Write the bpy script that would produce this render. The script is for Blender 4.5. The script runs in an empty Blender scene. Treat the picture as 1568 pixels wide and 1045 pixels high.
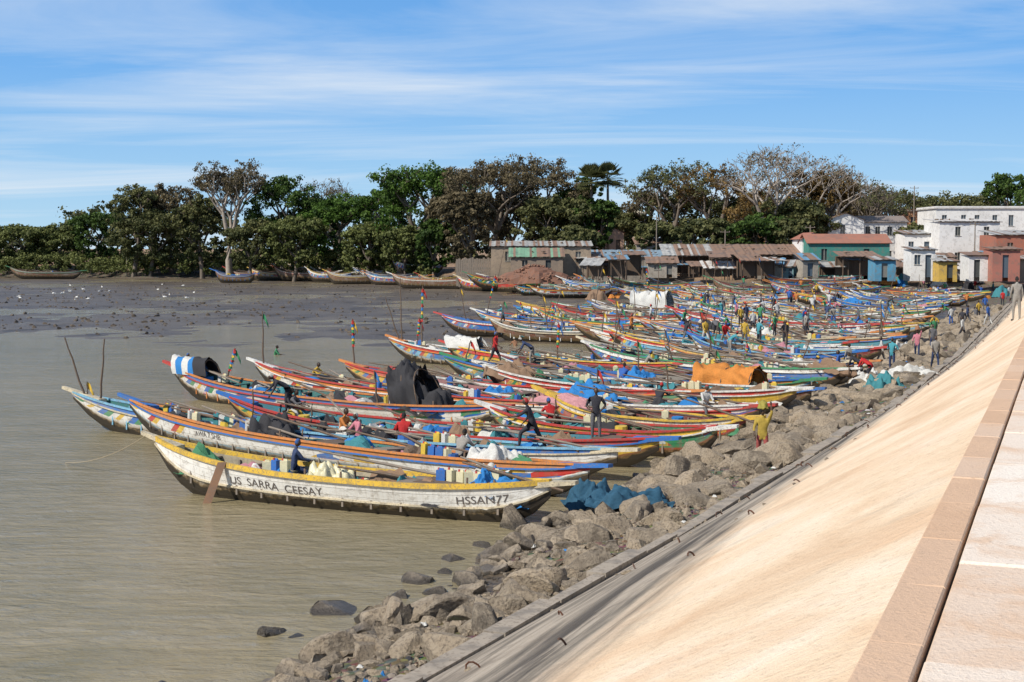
import bpy, bmesh, math, random
import numpy as np
from mathutils import Vector, Matrix, Quaternion, noise as mnoise
random.seed(7); rng=np.random.default_rng(7)
scene=bpy.context.scene
R=math.radians
# ------------------------------------------------------------------ camera
F=2154.0; CAMZ=7.2; PITCH=math.atan(142.5/F)
cd=bpy.data.cameras.new("camera"); cam=bpy.data.objects.new("camera",cd); scene.collection.objects.link(cam)
cam.location=(0,0,CAMZ); cam.rotation_euler=(R(90)-PITCH,0,0)
cd.lens=36*F/1568; cd.sensor_width=36; cd.clip_end=9000; cd.clip_start=0.1
scene.camera=cam
scene.view_settings.view_transform='Standard'; scene.view_settings.look='None'; scene.view_settings.exposure=0
sp,cp=math.sin(PITCH),math.cos(PITCH)
def bearing(u,v):
    a=(u-784)/F; b=-(v-522.5)/F
    return Vector((a,cp+b*sp,-sp+b*cp))
def on_level(u,v,z):
    d=bearing(u,v); t=(z-CAMZ)/d.z
    return Vector((d.x*t,d.y*t,z))
def at_range(u,v,D):
    d=bearing(u,v); t=D/d.y
    return Vector((d.x*t,D,CAMZ+d.z*t))
# sea wall frame: s along the wall, o across (negative = seaward)
DX,DY=.3676,.93; NX,NY=.93,-.3676
def W(s,o,z=0): return Vector((DX*s+NX*o,DY*s+NY*o,z))
def so(x,y): return x*DX+y*DY, x*NX+y*NY
TS=[-30,17.9,24.7,34.6,46.7,59.9,87.4,141,400]; TO=[-9.5,-8.42,-7.92,-7.3,-6.7,-6.1,-5.7,-5.9,-5.9]
def toe(s): return np.interp(s,TS,TO)
def shf(s): return np.interp(s,[14,22,36,60],[.66,.80,1.05,1.1])
EDGE=-0.96
# ------------------------------------------------------------------ materials
def newmat(name):
    m=bpy.data.materials.new(name); m.use_nodes=True
    nt=m.node_tree; b=nt.nodes["Principled BSDF"]; return m,nt,b
def N(nt,t,**k):
    n=nt.nodes.new(t)
    return n
def L(nt,a,b): nt.links.new(a,b)
def ramp(nt,fac,stops,interp='LINEAR'):
    r=nt.nodes.new('ShaderNodeValToRGB'); r.color_ramp.interpolation=interp
    el=r.color_ramp.elements
    while len(el)<len(stops): el.new(0.5)
    for e,(p,c) in zip(el,stops):
        e.position=p; e.color=(c[0],c[1],c[2],1) if hasattr(c,'__len__') else (c,c,c,1)
    if fac is not None: L(nt,fac,r.inputs[0])
    return r
def mixc(nt,fac,a,b,mode='MIX'):
    m=nt.nodes.new('ShaderNodeMix'); m.data_type='RGBA'; m.blend_type=mode
    for i,x in ((0,fac),(6,a),(7,b)):
        if isinstance(x,(int,float)): m.inputs[i].default_value=x
        elif isinstance(x,(tuple,list)): m.inputs[i].default_value=(x[0],x[1],x[2],1)
        else: L(nt,x,m.inputs[i])
    return m.outputs[2]
def mth(nt,op,a,b=0.0,c=None,clamp=False):
    m=nt.nodes.new('ShaderNodeMath'); m.operation=op; m.use_clamp=clamp
    for i,x in enumerate((a,b,c)):
        if x is None: continue
        if isinstance(x,(int,float)): m.inputs[i].default_value=x
        else: L(nt,x,m.inputs[i])
    return m.outputs[0]
def noise(nt,vec,scale,detail=4,rough=.55,dist=0):
    n=N(nt,'ShaderNodeTexNoise'); n.inputs['Scale'].default_value=scale; n.inputs['Detail'].default_value=detail
    n.inputs['Roughness'].default_value=rough; n.inputs['Distortion'].default_value=dist
    if vec is not None: L(nt,vec,n.inputs['Vector'])
    return n
def bump(nt,b,h,strength=.3,dist=.05):
    n=N(nt,'ShaderNodeBump'); n.inputs['Strength'].default_value=strength; n.inputs['Distance'].default_value=dist
    L(nt,h,n.inputs['Height']); L(nt,n.outputs[0],b.inputs['Normal'])
def mapping(nt,vec,scale=(1,1,1),rot=(0,0,0)):
    m=N(nt,'ShaderNodeMapping'); m.inputs['Scale'].default_value=scale; m.inputs['Rotation'].default_value=rot
    L(nt,vec,m.inputs['Vector']); return m.outputs[0]
PM={}
def paint(col,rough=.6,wear=.5,name=None,sc=3.0):
    key=(tuple(col),rough,wear,sc)
    if key in PM: return PM[key]
    m,nt,b=newmat(name or "worn_paint")
    g=N(nt,'ShaderNodeNewGeometry'); n=noise(nt,g.outputs['Position'],sc,6,.65)
    n2=noise(nt,g.outputs['Position'],sc*6,4,.6)
    r=ramp(nt,n.outputs[0],[(.46,0),(.62,1)])
    dark=tuple(c*.45+.05 for c in col)
    c=mixc(nt,mth(nt,'MULTIPLY',r.outputs[0],wear),col,dark)
    r2=ramp(nt,n2.outputs[0],[(.54,0),(.60,1)])
    c=mixc(nt,mth(nt,'MULTIPLY',r2.outputs[0],wear*.8),c,(.20,.165,.13))
    L(nt,c,b.inputs['Base Color']); b.inputs['Roughness'].default_value=rough
    bump(nt,b,n2.outputs[0],.25,.02)
    PM[key]=m; return m
def cloth(col,name="cloth",sc=14,rough=.85):
    key=('c',tuple(col),name)
    if key in PM: return PM[key]
    m,nt,b=newmat(name)
    g=N(nt,'ShaderNodeNewGeometry'); n=noise(nt,g.outputs['Position'],sc,3,.6)
    c=mixc(nt,n.outputs[0],tuple(x*.6 for x in col),tuple(min(1,x*1.2) for x in col))
    L(nt,c,b.inputs['Base Color']); b.inputs['Roughness'].default_value=rough
    bump(nt,b,n.outputs[0],.6,.03)
    PM[key]=m; return m
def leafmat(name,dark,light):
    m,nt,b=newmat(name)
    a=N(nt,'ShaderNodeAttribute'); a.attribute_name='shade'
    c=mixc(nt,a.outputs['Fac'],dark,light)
    L(nt,c,b.inputs['Base Color']); b.inputs['Roughness'].default_value=.6
    b.inputs['Specular IOR Level'].default_value=.2
    t=N(nt,'ShaderNodeBsdfTranslucent'); L(nt,c,t.inputs[0])
    ms=N(nt,'ShaderNodeMixShader'); ms.inputs[0].default_value=.25
    L(nt,b.outputs[0],ms.inputs[1]); L(nt,t.outputs[0],ms.inputs[2]); L(nt,ms.outputs[0],nt.nodes['Material Output'].inputs[0])
    return m
WOOD=paint((.13,.085,.055),.8,.6,"weathered_wood",4)
WOODG=paint((.24,.20,.16),.85,.6,"grey_wood",4)
DARK=paint((.03,.028,.026),.8,.3,"dark_interior",2)
C=dict(white=(.74,.73,.68),red=(.50,.04,.03),orange=(.60,.22,.05),yellow=(.70,.45,.05),blue=(.02,.15,.48),
       cyan=(.05,.34,.45),green=(.04,.26,.11),teal=(.04,.26,.25),pink=(.56,.26,.26),brown=(.17,.09,.05),black=(.03,.03,.033),
       cream=(.60,.52,.36),sky=(.20,.45,.62),maroon=(.24,.045,.04),grey=(.36,.34,.30))
# ------------------------------------------------------------------ mesh builder
class MB:
    def __init__(s): s.v=[];s.f=[];s.m=[]
    def add(s,vs,fs,mi=0):
        o=len(s.v); s.v+= [tuple(p) for p in vs]; s.f+=[tuple(i+o for i in f) for f in fs]
        if isinstance(mi,(list,np.ndarray)): s.m+=list(mi)
        else: s.m+=[mi]*len(fs)
    def box(s,c,size,mi=0,rz=0,M=None,taper=1.0):
        x,y,z=[a/2 for a in size]; vs=[]
        for k,zz in ((1,-z),(taper,z)):
            for a,b in ((-x,-y),(x,-y),(x,y),(-x,y)): vs.append(Vector((a*k,b*k,zz)))
        if rz: 
            q=Matrix.Rotation(rz,3,'Z'); vs=[q@p for p in vs]
        if M is not None: vs=[M@p for p in vs]
        vs=[p+Vector(c) for p in vs]
        s.add(vs,[(0,3,2,1),(4,5,6,7),(0,1,5,4),(1,2,6,5),(2,3,7,6),(3,0,4,7)],mi)
    def tube(s,pts,rad,n=6,mi=0,cap=True,flat=1.0):
        pts=[Vector(p) for p in pts]; vs=[]
        up=Vector((0,0,1))
        for i,p in enumerate(pts):
            d=(pts[min(i+1,len(pts)-1)]-pts[max(i-1,0)])
            if d.length<1e-9: d=Vector((0,0,1))
            d.normalize()
            a=d.cross(up)
            if a.length<.05: a=d.cross(Vector((1,0,0)))
            a.normalize(); b=d.cross(a)
            r=rad[i] if hasattr(rad,'__len__') else rad
            for k in range(n):
                t=2*math.pi*k/n; vs.append(p+a*math.cos(t)*r+b*math.sin(t)*r*flat)
        fs=[]
        for i in range(len(pts)-1):
            for k in range(n):
                k2=(k+1)%n; fs.append((i*n+k,i*n+k2,(i+1)*n+k2,(i+1)*n+k))
        if cap: fs.append(tuple(range(n-1,-1,-1))); fs.append(tuple((len(pts)-1)*n+k for k in range(n)))
        s.add(vs,fs,mi)
    def drape(s,c,sx,sy,h,mi=0,rz=0,p=3.0,wr=.08,n=14,seed=0,base=0.0):
        vs=[];fs=[];q=Matrix.Rotation(rz,3,'Z')
        for i in range(n+1):
            for j in range(n+1):
                a=2*i/n-1;b=2*j/n-1
                rr=(abs(a)**p+abs(b)**p)
                z=h*max(0,1-rr)**.6 if rr<1 else 0
                w=mnoise.noise(Vector((a*2.2+seed*3.1,b*2.2,seed)))*wr*1.3+mnoise.noise(Vector((a*6+seed,b*6,seed*2)))*wr*.7
                P=q@Vector((a*sx/2*(1+w*.4),b*sy/2*(1+w*.4),z+base+w*(.4+.6*min(1,z/h*2)))); vs.append(P+Vector(c))
        for i in range(n):
            for j in range(n):
                k=i*(n+1)+j; fs.append((k,k+n+1,k+n+2,k+1))
        s.add(vs,fs,mi)
    def arch(s,c,ln,wd,h,mi=0,wr=.06,n=22,seed=0,tilt=0.0):
        vs=[];fs=[];mm=[]
        for i in range(n+1):
            x=(i/n-.5)*ln
            sag=1-.09*abs(math.sin(i/n*math.pi*3))
            for j in range(n+1):
                a=math.pi*j/n; w=mnoise.noise(Vector((x*1.8+seed,a*1.7,seed)))*wr+mnoise.noise(Vector((x*5+seed,a*5,seed)))*wr*.5
                vs.append((c[0]+x+tilt*math.sin(a),c[1]+math.cos(a)*(wd/2)*(1+w),c[2]+math.sin(a)**.85*h*sag*(1+w)))
        for i in range(n):
            for j in range(n):
                k=i*(n+1)+j; fs.append((k,k+1,k+n+2,k+n+1)); mm.append(mi if isinstance(mi,int) else mi[min(len(mi)-1,int(i/n*len(mi)))])
        s.add(vs,fs,mm)
    def ball(s,c,r,mi=0,n=8,sc=(1,1,1)):
        vs=[];fs=[]
        m=n//2+1
        for i in range(m+1):
            th=math.pi*i/m
            for k in range(n):
                ph=2*math.pi*k/n
                vs.append((c[0]+r*sc[0]*math.sin(th)*math.cos(ph),c[1]+r*sc[1]*math.sin(th)*math.sin(ph),c[2]+r*sc[2]*math.cos(th)))
        for i in range(m):
            for k in range(n): fs.append((i*n+k,(i+1)*n+k,(i+1)*n+(k+1)%n,i*n+(k+1)%n))
        s.add(vs,fs,mi)
    def build(s,name,mats,smooth=False,loc=None,rz=0,parent=None):
        me=bpy.data.meshes.new(name); me.from_pydata(s.v,[],s.f); 
        for m in mats: me.materials.append(m)
        me.polygons.foreach_set('material_index',np.array(s.m,dtype=np.int32))
        if smooth: me.polygons.foreach_set('use_smooth',np.ones(len(s.f),dtype=bool))
        me.update(); me.validate()
        ob=bpy.data.objects.new(name,me); scene.collection.objects.link(ob)
        if loc is not None: ob.location=loc
        ob.rotation_euler[2]=rz
        if parent is not None: ob.parent=parent
        return ob
def empty(name,loc=(0,0,0),rz=0):
    e=bpy.data.objects.new(name,None); scene.collection.objects.link(e); e.location=loc; e.rotation_euler[2]=rz; return e
def npmesh(name,V,Fq,mat,attr=None,smooth=False,k=4):
    me=bpy.data.meshes.new(name); nf=len(Fq)
    me.vertices.add(len(V)); me.vertices.foreach_set('co',V.astype(np.float32).ravel())
    me.loops.add(nf*k); me.loops.foreach_set('vertex_index',Fq.astype(np.int32).ravel())
    me.polygons.add(nf); me.polygons.foreach_set('loop_start',np.arange(0,nf*k,k,dtype=np.int32))
    me.polygons.foreach_set('loop_total',np.full(nf,k,dtype=np.int32))
    me.polygons.foreach_set('use_smooth',np.full(nf,smooth))
    me.update(calc_edges=True)
    if attr is not None:
        a=me.attributes.new('shade','FLOAT','POINT'); a.data.foreach_set('value',attr.astype(np.float32))
    me.materials.append(mat)
    ob=bpy.data.objects.new(name,me); scene.collection.objects.link(ob); return ob
# ------------------------------------------------------------------ terrain
def sstep(a,b,x):
    t=np.clip((x-a)/(b-a),0,1); return t*t*(3-2*t)
def vnoise(x,y,sc,seed=0):
    x=x*sc+seed*17.3; y=y*sc+seed*7.7
    xi=np.floor(x); yi=np.floor(y); xf=x-xi; yf=y-yi
    def h(a,b): 
        t=np.sin(a*127.1+b*311.7)*43758.5453; return t-np.floor(t)
    u=xf*xf*(3-2*xf); w=yf*yf*(3-2*yf)
    return (h(xi,yi)*(1-u)+h(xi+1,yi)*u)*(1-w)+(h(xi,yi+1)*(1-u)+h(xi+1,yi+1)*u)*w
def bankline(x): return np.interp(x,[-400,-130,-60,-25,10,60,110,400],[360,345,325,290,232,205,195,195])
def terrain(x,y):
    x=np.asarray(x,float); y=np.asarray(y,float)
    s,o=so(x,y); q=(toe(s)-o)/shf(s)
    n1=vnoise(x,y,.35,1); n2=vnoise(x,y,1.1,2); n3=vnoise(x,y,.08,3)
    sh=np.interp(q,[-100,0,1.5,4.6+0,8,20,400],[.8,.8,.60,.07,-.3,-.9,-1.2])+ (n2-.5)*.16+(n1-.5)*.18
    ym=np.interp(x,[-200,-40,0,30],[124,112,94,78])+ (n3-.5)*30
    mask=sstep(ym-22,ym+10,y)
    mud=-.9+mask*(.92+ (n1-.5)*.07+(n3-.5)*.10+(n2-.5)*.03)
    z=np.maximum(sh,mud)
    yb=bankline(x)+(n3-.5)*10
    bank=sstep(yb-8,yb+22,y)*3.0-.05
    z=np.where(y>yb-8,np.maximum(z,bank+(n1-.5)*.3),z)
    behind=sstep(2,5,o)*sstep(-60,-20,s)
    top=4.9-1.9*sstep(150,200,s)
    z=np.where(o>2,z+(top-z)*behind,z)
    return z
def cover(x,y):
    s,o=so(x,y); t=toe(s)
    if -12<s<165:
        if t<=o<=EDGE: return 1.0+(o-t)/(EDGE-t)*4.0
        if t-.4<=o<t: return 1.07
        if EDGE<o<9: return 5.0
    return float(max(terrain(x,y),-.3))
def on_ground(u,v):
    d=bearing(u,v); t=5.0
    while t<700:
        x,y,z=d.x*t,d.y*t,CAMZ+d.z*t
        if z<=cover(x,y): break
        t+=.15
    return Vector((d.x*t,d.y*t,cover(d.x*t,d.y*t)))
def axis(pts):
    out=[]
    for (a,b,st) in pts: out+=list(np.arange(a,b,st))
    return np.array(out)
xs=axis([(-4000,-600,400),(-600,-160,20),(-160,-60,2.5),(-60,40,.7),(40,110,1.3),(110,200,6),(200,600,40),(600,4001,400)])
ys=axis([(-400,-20,30),(-20,10,3),(10,75,.55),(75,150,1.0),(150,260,1.6),(260,400,4),(400,900,30),(900,6001,500)])
X,Y=np.meshgrid(xs,ys,indexing='ij'); Z=terrain(X,Y)
V=np.stack([X,Y,Z],-1).reshape(-1,3); nx_,ny_=len(xs),len(ys)
I=np.arange(nx_*ny_).reshape(nx_,ny_)
Fq=np.stack([I[:-1,:-1],I[1:,:-1],I[1:,1:],I[:-1,1:]],-1).reshape(-1,4)
m,nt,b=newmat("shore_ground")
g=N(nt,'ShaderNodeNewGeometry'); sx=N(nt,'ShaderNodeSeparateXYZ'); L(nt,g.outputs['Position'],sx.inputs[0])
nA=noise(nt,g.outputs['Position'],.25,8,.65); nB=noise(nt,g.outputs['Position'],3.5,8,.7); nC=noise(nt,mapping(nt,g.outputs['Position'],(.6,1.6,1)),.06,6,.6,1.5)
mud=ramp(nt,nB.outputs[0],[(.35,(.065,.049,.033)),(.55,(.12,.093,.065)),(.75,(.17,.137,.10))]).outputs[0]
mud=mixc(nt,ramp(nt,nC.outputs[0],[(.4,0),(.6,1)]).outputs[0],mud,mixc(nt,.5,mud,(.20,.165,.115)))
mud=mixc(nt,ramp(nt,nA.outputs[0],[(.54,0),(.60,.75)]).outputs[0],mud,(.05,.04,.029))
peb=N(nt,'ShaderNodeTexVoronoi'); peb.inputs['Scale'].default_value=5.5; L(nt,g.outputs['Position'],peb.inputs['Vector'])
gravel=mixc(nt,.5,ramp(nt,nB.outputs[0],[(.3,(.06,.048,.037)),(.6,(.17,.14,.105)),(.8,(.33,.28,.22))]).outputs[0],mixc(nt,1.0,(.25,.21,.16),peb.outputs['Color'],'MULTIPLY'))
land=ramp(nt,nB.outputs[0],[(.3,(.24,.14,.08)),(.7,(.40,.28,.18))]).outputs[0]
zr=mth(nt,'ADD',sx.outputs[2],mth(nt,'MULTIPLY',mth(nt,'SUBTRACT',nA.outputs[0],.5),.5))
c=mixc(nt,ramp(nt,mth(nt,'MULTIPLY',zr,.5),[(.08,0),(.16,1)]).outputs[0],mud,gravel)
c=mixc(nt,ramp(nt,mth(nt,'MULTIPLY',zr,.25),[(.35,0),(.6,1)]).outputs[0],c,land)
L(nt,c,b.inputs['Base Color'])
rg=ramp(nt,mth(nt,'MULTIPLY',zr,.5),[(.03,.40),(.2,.9)]).outputs[0]; L(nt,rg,b.inputs['Roughness'])
b.inputs['Specular IOR Level'].default_value=.35
hh=mth(nt,'ADD',nB.outputs[0],mth(nt,'MULTIPLY',peb.outputs['Distance'],-.8)); bump(nt,b,hh,.9,.12)
npmesh("ground",V,Fq,m,smooth=True)
# water
m,nt,b=newmat("silty_water")
g=N(nt,'ShaderNodeNewGeometry')
w1=noise(nt,mapping(nt,g.outputs['Position'],(1.3,2.4,1),(0,0,.5)),1.0,6,.62,.4)
w2=noise(nt,g.outputs['Position'],.09,5,.6,1.0); w3=noise(nt,mapping(nt,g.outputs['Position'],(.25,1,1),(0,0,-.4)),.6,6,.7,1)
c=ramp(nt,w2.outputs[0],[(.3,(.215,.185,.105)),(.7,(.30,.25,.15))]).outputs[0]
c=mixc(nt,ramp(nt,w3.outputs[0],[(.45,0),(.7,.6)]).outputs[0],c,(.36,.305,.20))
L(nt,c,b.inputs['Base Color']); b.inputs['Roughness'].default_value=.10; b.inputs['IOR'].default_value=1.33
bump(nt,b,mth(nt,'ADD',w1.outputs[0],mth(nt,'MULTIPLY',w3.outputs[0],.8)),.75,.16)
npmesh("water",np.array([(-4000,-400,0),(4000,-400,0),(4000,6000,0),(-4000,6000,0)],float),np.array([[0,1,2,3]]),m)
# ------------------------------------------------------------------ sea wall
m,nt,b=newmat("wall_concrete")
uv=N(nt,'ShaderNodeUVMap'); su=N(nt,'ShaderNodeSeparateXYZ'); L(nt,uv.outputs[0],su.inputs[0])
g=N(nt,'ShaderNodeNewGeometry')
nA=noise(nt,g.outputs['Position'],.45,7,.6,.5); nB=noise(nt,g.outputs['Position'],9,6,.7)
nS=noise(nt,mapping(nt,uv.outputs[0],(.10,9,1)),2.0,7,.68)
nD=noise(nt,mapping(nt,uv.outputs[0],(.35,1.6,1)),2.0,5,.6)
nG=noise(nt,mapping(nt,uv.outputs[0],(.5,2.5,1)),1.0,7,.7)
cream=ramp(nt,nA.outputs[0],[(.3,(.66,.46,.29)),(.5,(.80,.62,.43)),(.7,(.86,.74,.58))]).outputs[0]
cream=mixc(nt,ramp(nt,nD.outputs[0],[(.50,0),(.68,.5)]).outputs[0],cream,(.68,.42,.24))
cream=mixc(nt,ramp(nt,nB.outputs[0],[(.55,0),(.72,.55)]).outputs[0],cream,(.44,.29,.17))
cream=mixc(nt,ramp(nt,nG.outputs[0],[(.58,0),(.68,.4)]).outputs[0],cream,(.48,.38,.28))
grey=ramp(nt,nS.outputs[0],[(.34,(.10,.085,.068)),(.46,(.24,.205,.16)),(.56,(.40,.34,.27)),(.75,(.52,.45,.36))]).outputs[0]
grey=mixc(nt,ramp(nt,nG.outputs[0],[(.5,0),(.62,.6)]).outputs[0],grey,(.15,.12,.09))
edge=mth(nt,'ADD',su.outputs[1],mth(nt,'MULTIPLY',mth(nt,'SUBTRACT',nS.outputs[0],.5),.22))
edge=mth(nt,'ADD',edge,mth(nt,'MINIMUM',mth(nt,'MAXIMUM',mth(nt,'MULTIPLY',mth(nt,'SUBTRACT',su.outputs[0],14.0),.010),0.0),.14))
c=mixc(nt,ramp(nt,edge,[(.50,0),(.64,1)]).outputs[0],grey,cream)
dl=ramp(nt,mth(nt,'ABSOLUTE',mth(nt,'SUBTRACT',edge,.40)),[(.01,.85),(.05,0)]).outputs[0]
c=mixc(nt,dl,c,(.055,.046,.038))
jl=mth(nt,'ABSOLUTE',mth(nt,'SUBTRACT',mth(nt,'FRACT',mth(nt,'DIVIDE',su.outputs[0],5.0)),.5))
c=mixc(nt,ramp(nt,jl,[(.0018,.25),(.0035,0)]).outputs[0],c,(.3,.22,.15))
L(nt,c,b.inputs['Base Color']); b.inputs['Roughness'].default_value=.9
bump(nt,b,mth(nt,'ADD',nB.outputs[0],mth(nt,'MULTIPLY',nA.outputs[0],2)),.7,.06)
CONC=m
ss=np.arange(-12,165.1,1.5); nv=14
vs=[];uvs=[]
for s in ss:
    t=float(toe(s))
    for j in range(nv+1):
        k=j/nv; o=t+(EDGE-t)*k
        wob=(vnoise(np.array(s),np.array(o),.5,5)-.5)*.05*(1 if 0<j<nv else 0)
        vs.append(W(s,o,1.0+4*k+float(wob))); uvs.append((s,k))
fs=[(i*(nv+1)+j,(i+1)*(nv+1)+j,(i+1)*(nv+1)+j+1,i*(nv+1)+j+1) for i in range(len(ss)-1) for j in range(nv)]
me=bpy.data.meshes.new("sea_wall"); me.from_pydata(vs,[],[tuple(reversed(f)) for f in fs]); ul=me.uv_layers.new(name="UVMap")
for lp in me.loops: ul.data[lp.index].uv=uvs[lp.vertex_index]
me.materials.append(CONC); me.polygons.foreach_set('use_smooth',np.ones(len(fs),bool))
wall=bpy.data.objects.new("sea_wall",me); scene.collection.objects.link(wall)
# toe beam
GREYC=paint((.36,.31,.25),.9,.9,"old_concrete",2)
mb=MB(); s=-12.0
while s<165:
    ln=1.4+random.random()*1.4; a=s; e=min(165,s+ln-.05)
    t0=float(toe(a));t1=float(toe(e)); dz=random.uniform(-.07,.05); w=.34+random.uniform(-.08,.12); d2=random.uniform(-.03,.03)
    P=[W(a,t0-w,.3),W(e,t1-w,.3),W(e,t1-.004,.3),W(a,t0-.004,.3),W(a,t0-w+.04,1.08+dz),W(e,t1-w+.04,1.08+dz+d2),W(e,t1-.004,1.08+dz+d2),W(a,t0-.004,1.08+dz)]
    mb.add(P,[(0,3,2,1),(4,5,6,7),(0,1,5,4),(1,2,6,5),(2,3,7,6),(3,0,4,7)],0); s+=ln
mb.build("toe_kerb",[GREYC])
# promenade
m,nt,b=newmat("paving")
g=N(nt,'ShaderNodeNewGeometry'); nA=noise(nt,g.outputs['Position'],1.3,7,.65,.6); nB=noise(nt,g.outputs['Position'],22,5,.7)
at=N(nt,'ShaderNodeAttribute'); at.attribute_name='shade'
c=mixc(nt,at.outputs['Fac'],(.60,.38,.23),(.86,.78,.68))
c=mixc(nt,ramp(nt,nA.outputs[0],[(.47,0),(.62,.7)]).outputs[0],c,(.68,.46,.30))
c=mixc(nt,ramp(nt,nB.outputs[0],[(.58,0),(.68,.5)]).outputs[0],c,(.36,.24,.16))
L(nt,c,b.inputs['Base Color']); b.inputs['Roughness'].default_value=.9; bump(nt,b,mth(nt,'ADD',nB.outputs[0],nA.outputs[0]),.6,.03)
PV=m
def slab(Vl,Fl,Al,s0,s1,o0,o1,z,sh,bv=.012,th=.12):
    k=len(Vl)
    for (zz,e) in ((z-th,0),(z-bv,0),(z,bv)):
        for a,c_ in ((s0+e,o0+e),(s1-e,o0+e),(s1-e,o1-e),(s0+e,o1-e)): Vl.append(W(a,c_,zz+random.uniform(-.004,.004))); Al.append(sh)
    for r in (0,4):
        for i in range(4): Fl.append((k+r+(i+1)%4,k+r+i,k+r+4+i,k+r+4+(i+1)%4))
    Fl.append((k+11,k+10,k+9,k+8))
Vl,Fl,Al=[],[],[]
s=-12.0
while s<165:
    ln=random.uniform(1.3,1.8); slab(Vl,Fl,Al,s,s+ln-.006,EDGE-.03,EDGE+.27,5.02+random.uniform(-.004,.004),random.uniform(.05,.3)); s+=ln
for row in range(4):
    s=-12+row*.9
    while s<165:
        ln=random.uniform(2.3,2.6); slab(Vl,Fl,Al,s,s+ln-.01,EDGE+.295+row*2.2,EDGE+.30+row*2.2+2.18,5.0+random.uniform(-.008,.008),random.uniform(.5,1)); s+=ln
A_=np.array([tuple(p) for p in Vl]); Fa=np.array([tuple(reversed(f)) for f in Fl])
npmesh("promenade_paving",A_,Fa,PV,np.array(Al))
mb=MB(); P=[W(-12,EDGE+.005,4.93),W(165,EDGE+.005,4.93),W(165,9,4.93),W(-12,9,4.93)]; mb.add(P,[(0,3,2,1)][::-1],0)
mb.build("promenade_bed",[paint((.10,.07,.05),.95,.3,"joint_sand")])
# mooring hooks on slope
mb=MB()
def slopept(s,k):
    t=float(toe(s)); return W(s,t+(EDGE-t)*k,1+4*k)
for k0,st,s0 in ((.45,3.4,15),(.22,2.7,14)):
    s=s0
    while s<120:
        p=slopept(s+random.uniform(-.9,.9),k0+random.uniform(-.06,.06)); a=random.uniform(0,6.28)
        r=random.uniform(.06,.10); d=Vector((math.cos(a),math.sin(a),0))
        up=Vector((-.4,.15,.9))
        pts=[p+d*r*math.cos(t)+up*(r*1.1*math.sin(t)) for t in np.linspace(0,math.pi*random.uniform(.5,1),6)]
        mb.tube(pts,.014,5,0); s+=st
mb.build("mooring_hooks",[paint((.10,.04,.02),.9,.6,"rusty_iron")])
# ------------------------------------------------------------------ rocks
def ico(sub):
    bm=bmesh.new(); bmesh.ops.create_icosphere(bm,subdivisions=sub,radius=1)
    V=np.array([v.co[:] for v in bm.verts]); Fc=np.array([[v.index for v in f.verts] for f in bm.faces]); bm.free(); return V,Fc
I3=ico(4);I2=ico(2)
def rockshape(base,r):
    V=base[0].copy()
    for _ in range(16):
        n=r.normal(size=3); n/=np.linalg.norm(n); d=r.uniform(.38,.8)
        k=V@n; V-=np.outer(np.maximum(k-d,0),n)
    V*=1.22
    V+=(r.normal(size=V.shape))*.008
    return V*np.array([r.uniform(.85,1.35),r.uniform(.7,1.05),r.uniform(.55,.9)])
shapes3=[rockshape(I3,rng) for _ in range(16)]; shapes2=[rockshape(I2,rng) for _ in range(16)]
RV,RF,RA=[],[],[];rk=0
def addrock(p,r,big,sh,tiltr=.5):
    global rk
    if big: V=shapes3[rng.integers(16)];Fc=I3[1]
    else: V=shapes2[rng.integers(16)];Fc=I2[1]
    q=Matrix.Rotation(random.uniform(0,6.28),3,'Z')@Matrix.Rotation(random.uniform(-tiltr,tiltr),3,'X')@Matrix.Rotation(random.uniform(-tiltr,tiltr),3,'Y')
    V=(V@np.array(q).T)*r+np.array(p)
    RV.append(V);RF.append(Fc+rk);RA.append(np.full(len(V),sh));rk+=len(V)
for i in range(2000):
    s=12+150*(random.random()**1.35); t=float(toe(s)); q=(.4+4.6*random.random()**.8)*float(shf(s))
    p=W(s,t-q)
    if vnoise(np.array(p.x),np.array(p.y),.5,9)<.22 and s<42: continue
    r=random.choice([.1,.14,.18,.24,.3,.42])*random.uniform(.8,1.3)
    if s>36: r*=1.35
    z=float(terrain(p.x,p.y)); 
    if z<-.14: continue
    p.z=z+r*.12; addrock(p,r,s<45 and r>.15,random.random())
for i in range(5600):
    s=12+45*random.random()**1.2; t=float(toe(s)); q=(.35+4.6*random.random())*float(shf(s)); p=W(s,t-q); z=float(terrain(p.x,p.y)); r=random.uniform(.025,.09)
    if z<-.04: continue
    p.z=z+r*.2; addrock(p,r,False,random.random())
for u,v,r in ((420,962,.30),(512,930,.5),(240,1042,.2),(310,1040,.22),(590,930,.45),(640,885,.38),(520,1010,.35),(700,945,.45),(690,965,.5),(790,800,.55),(830,830,.5),(760,850,.45),(560,990,.35),(455,965,.25),(480,995,.3),(450,1035,.3),(480,1025,.3),(550,1000,.3),(660,900,.3),
              (600,1030,.35),(1010,775,.6),(1020,750,.6),(1050,700,.6),(950,790,.5),(905,850,.4),(870,830,.45),(720,985,.35),(1120,640,.6),(1085,670,.65),(1130,690,.6),(1180,610,.7),(690,850,.45),(1030,690,.7),(1060,735,.6),(740,830,.4),(680,870,.3),(610,905,.3),(570,945,.35),(505,985,.3),(640,960,.4)):
    p=on_level(u,v,.1); p.z=max(float(terrain(p.x,p.y)),-.10)+.06*r; addrock(p,r*1.1,True,random.random()*.6,.2)
for i in range(60):
    s=random.uniform(16,80); p=slopept(s,random.random()**2*.5); addrock(p,random.uniform(.03,.08),False,random.random())
m,nt,b=newmat("rock")
g=N(nt,'ShaderNodeNewGeometry'); at=N(nt,'ShaderNodeAttribute'); at.attribute_name='shade'; sz=N(nt,'ShaderNodeSeparateXYZ'); L(nt,g.outputs['Position'],sz.inputs[0])
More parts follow.
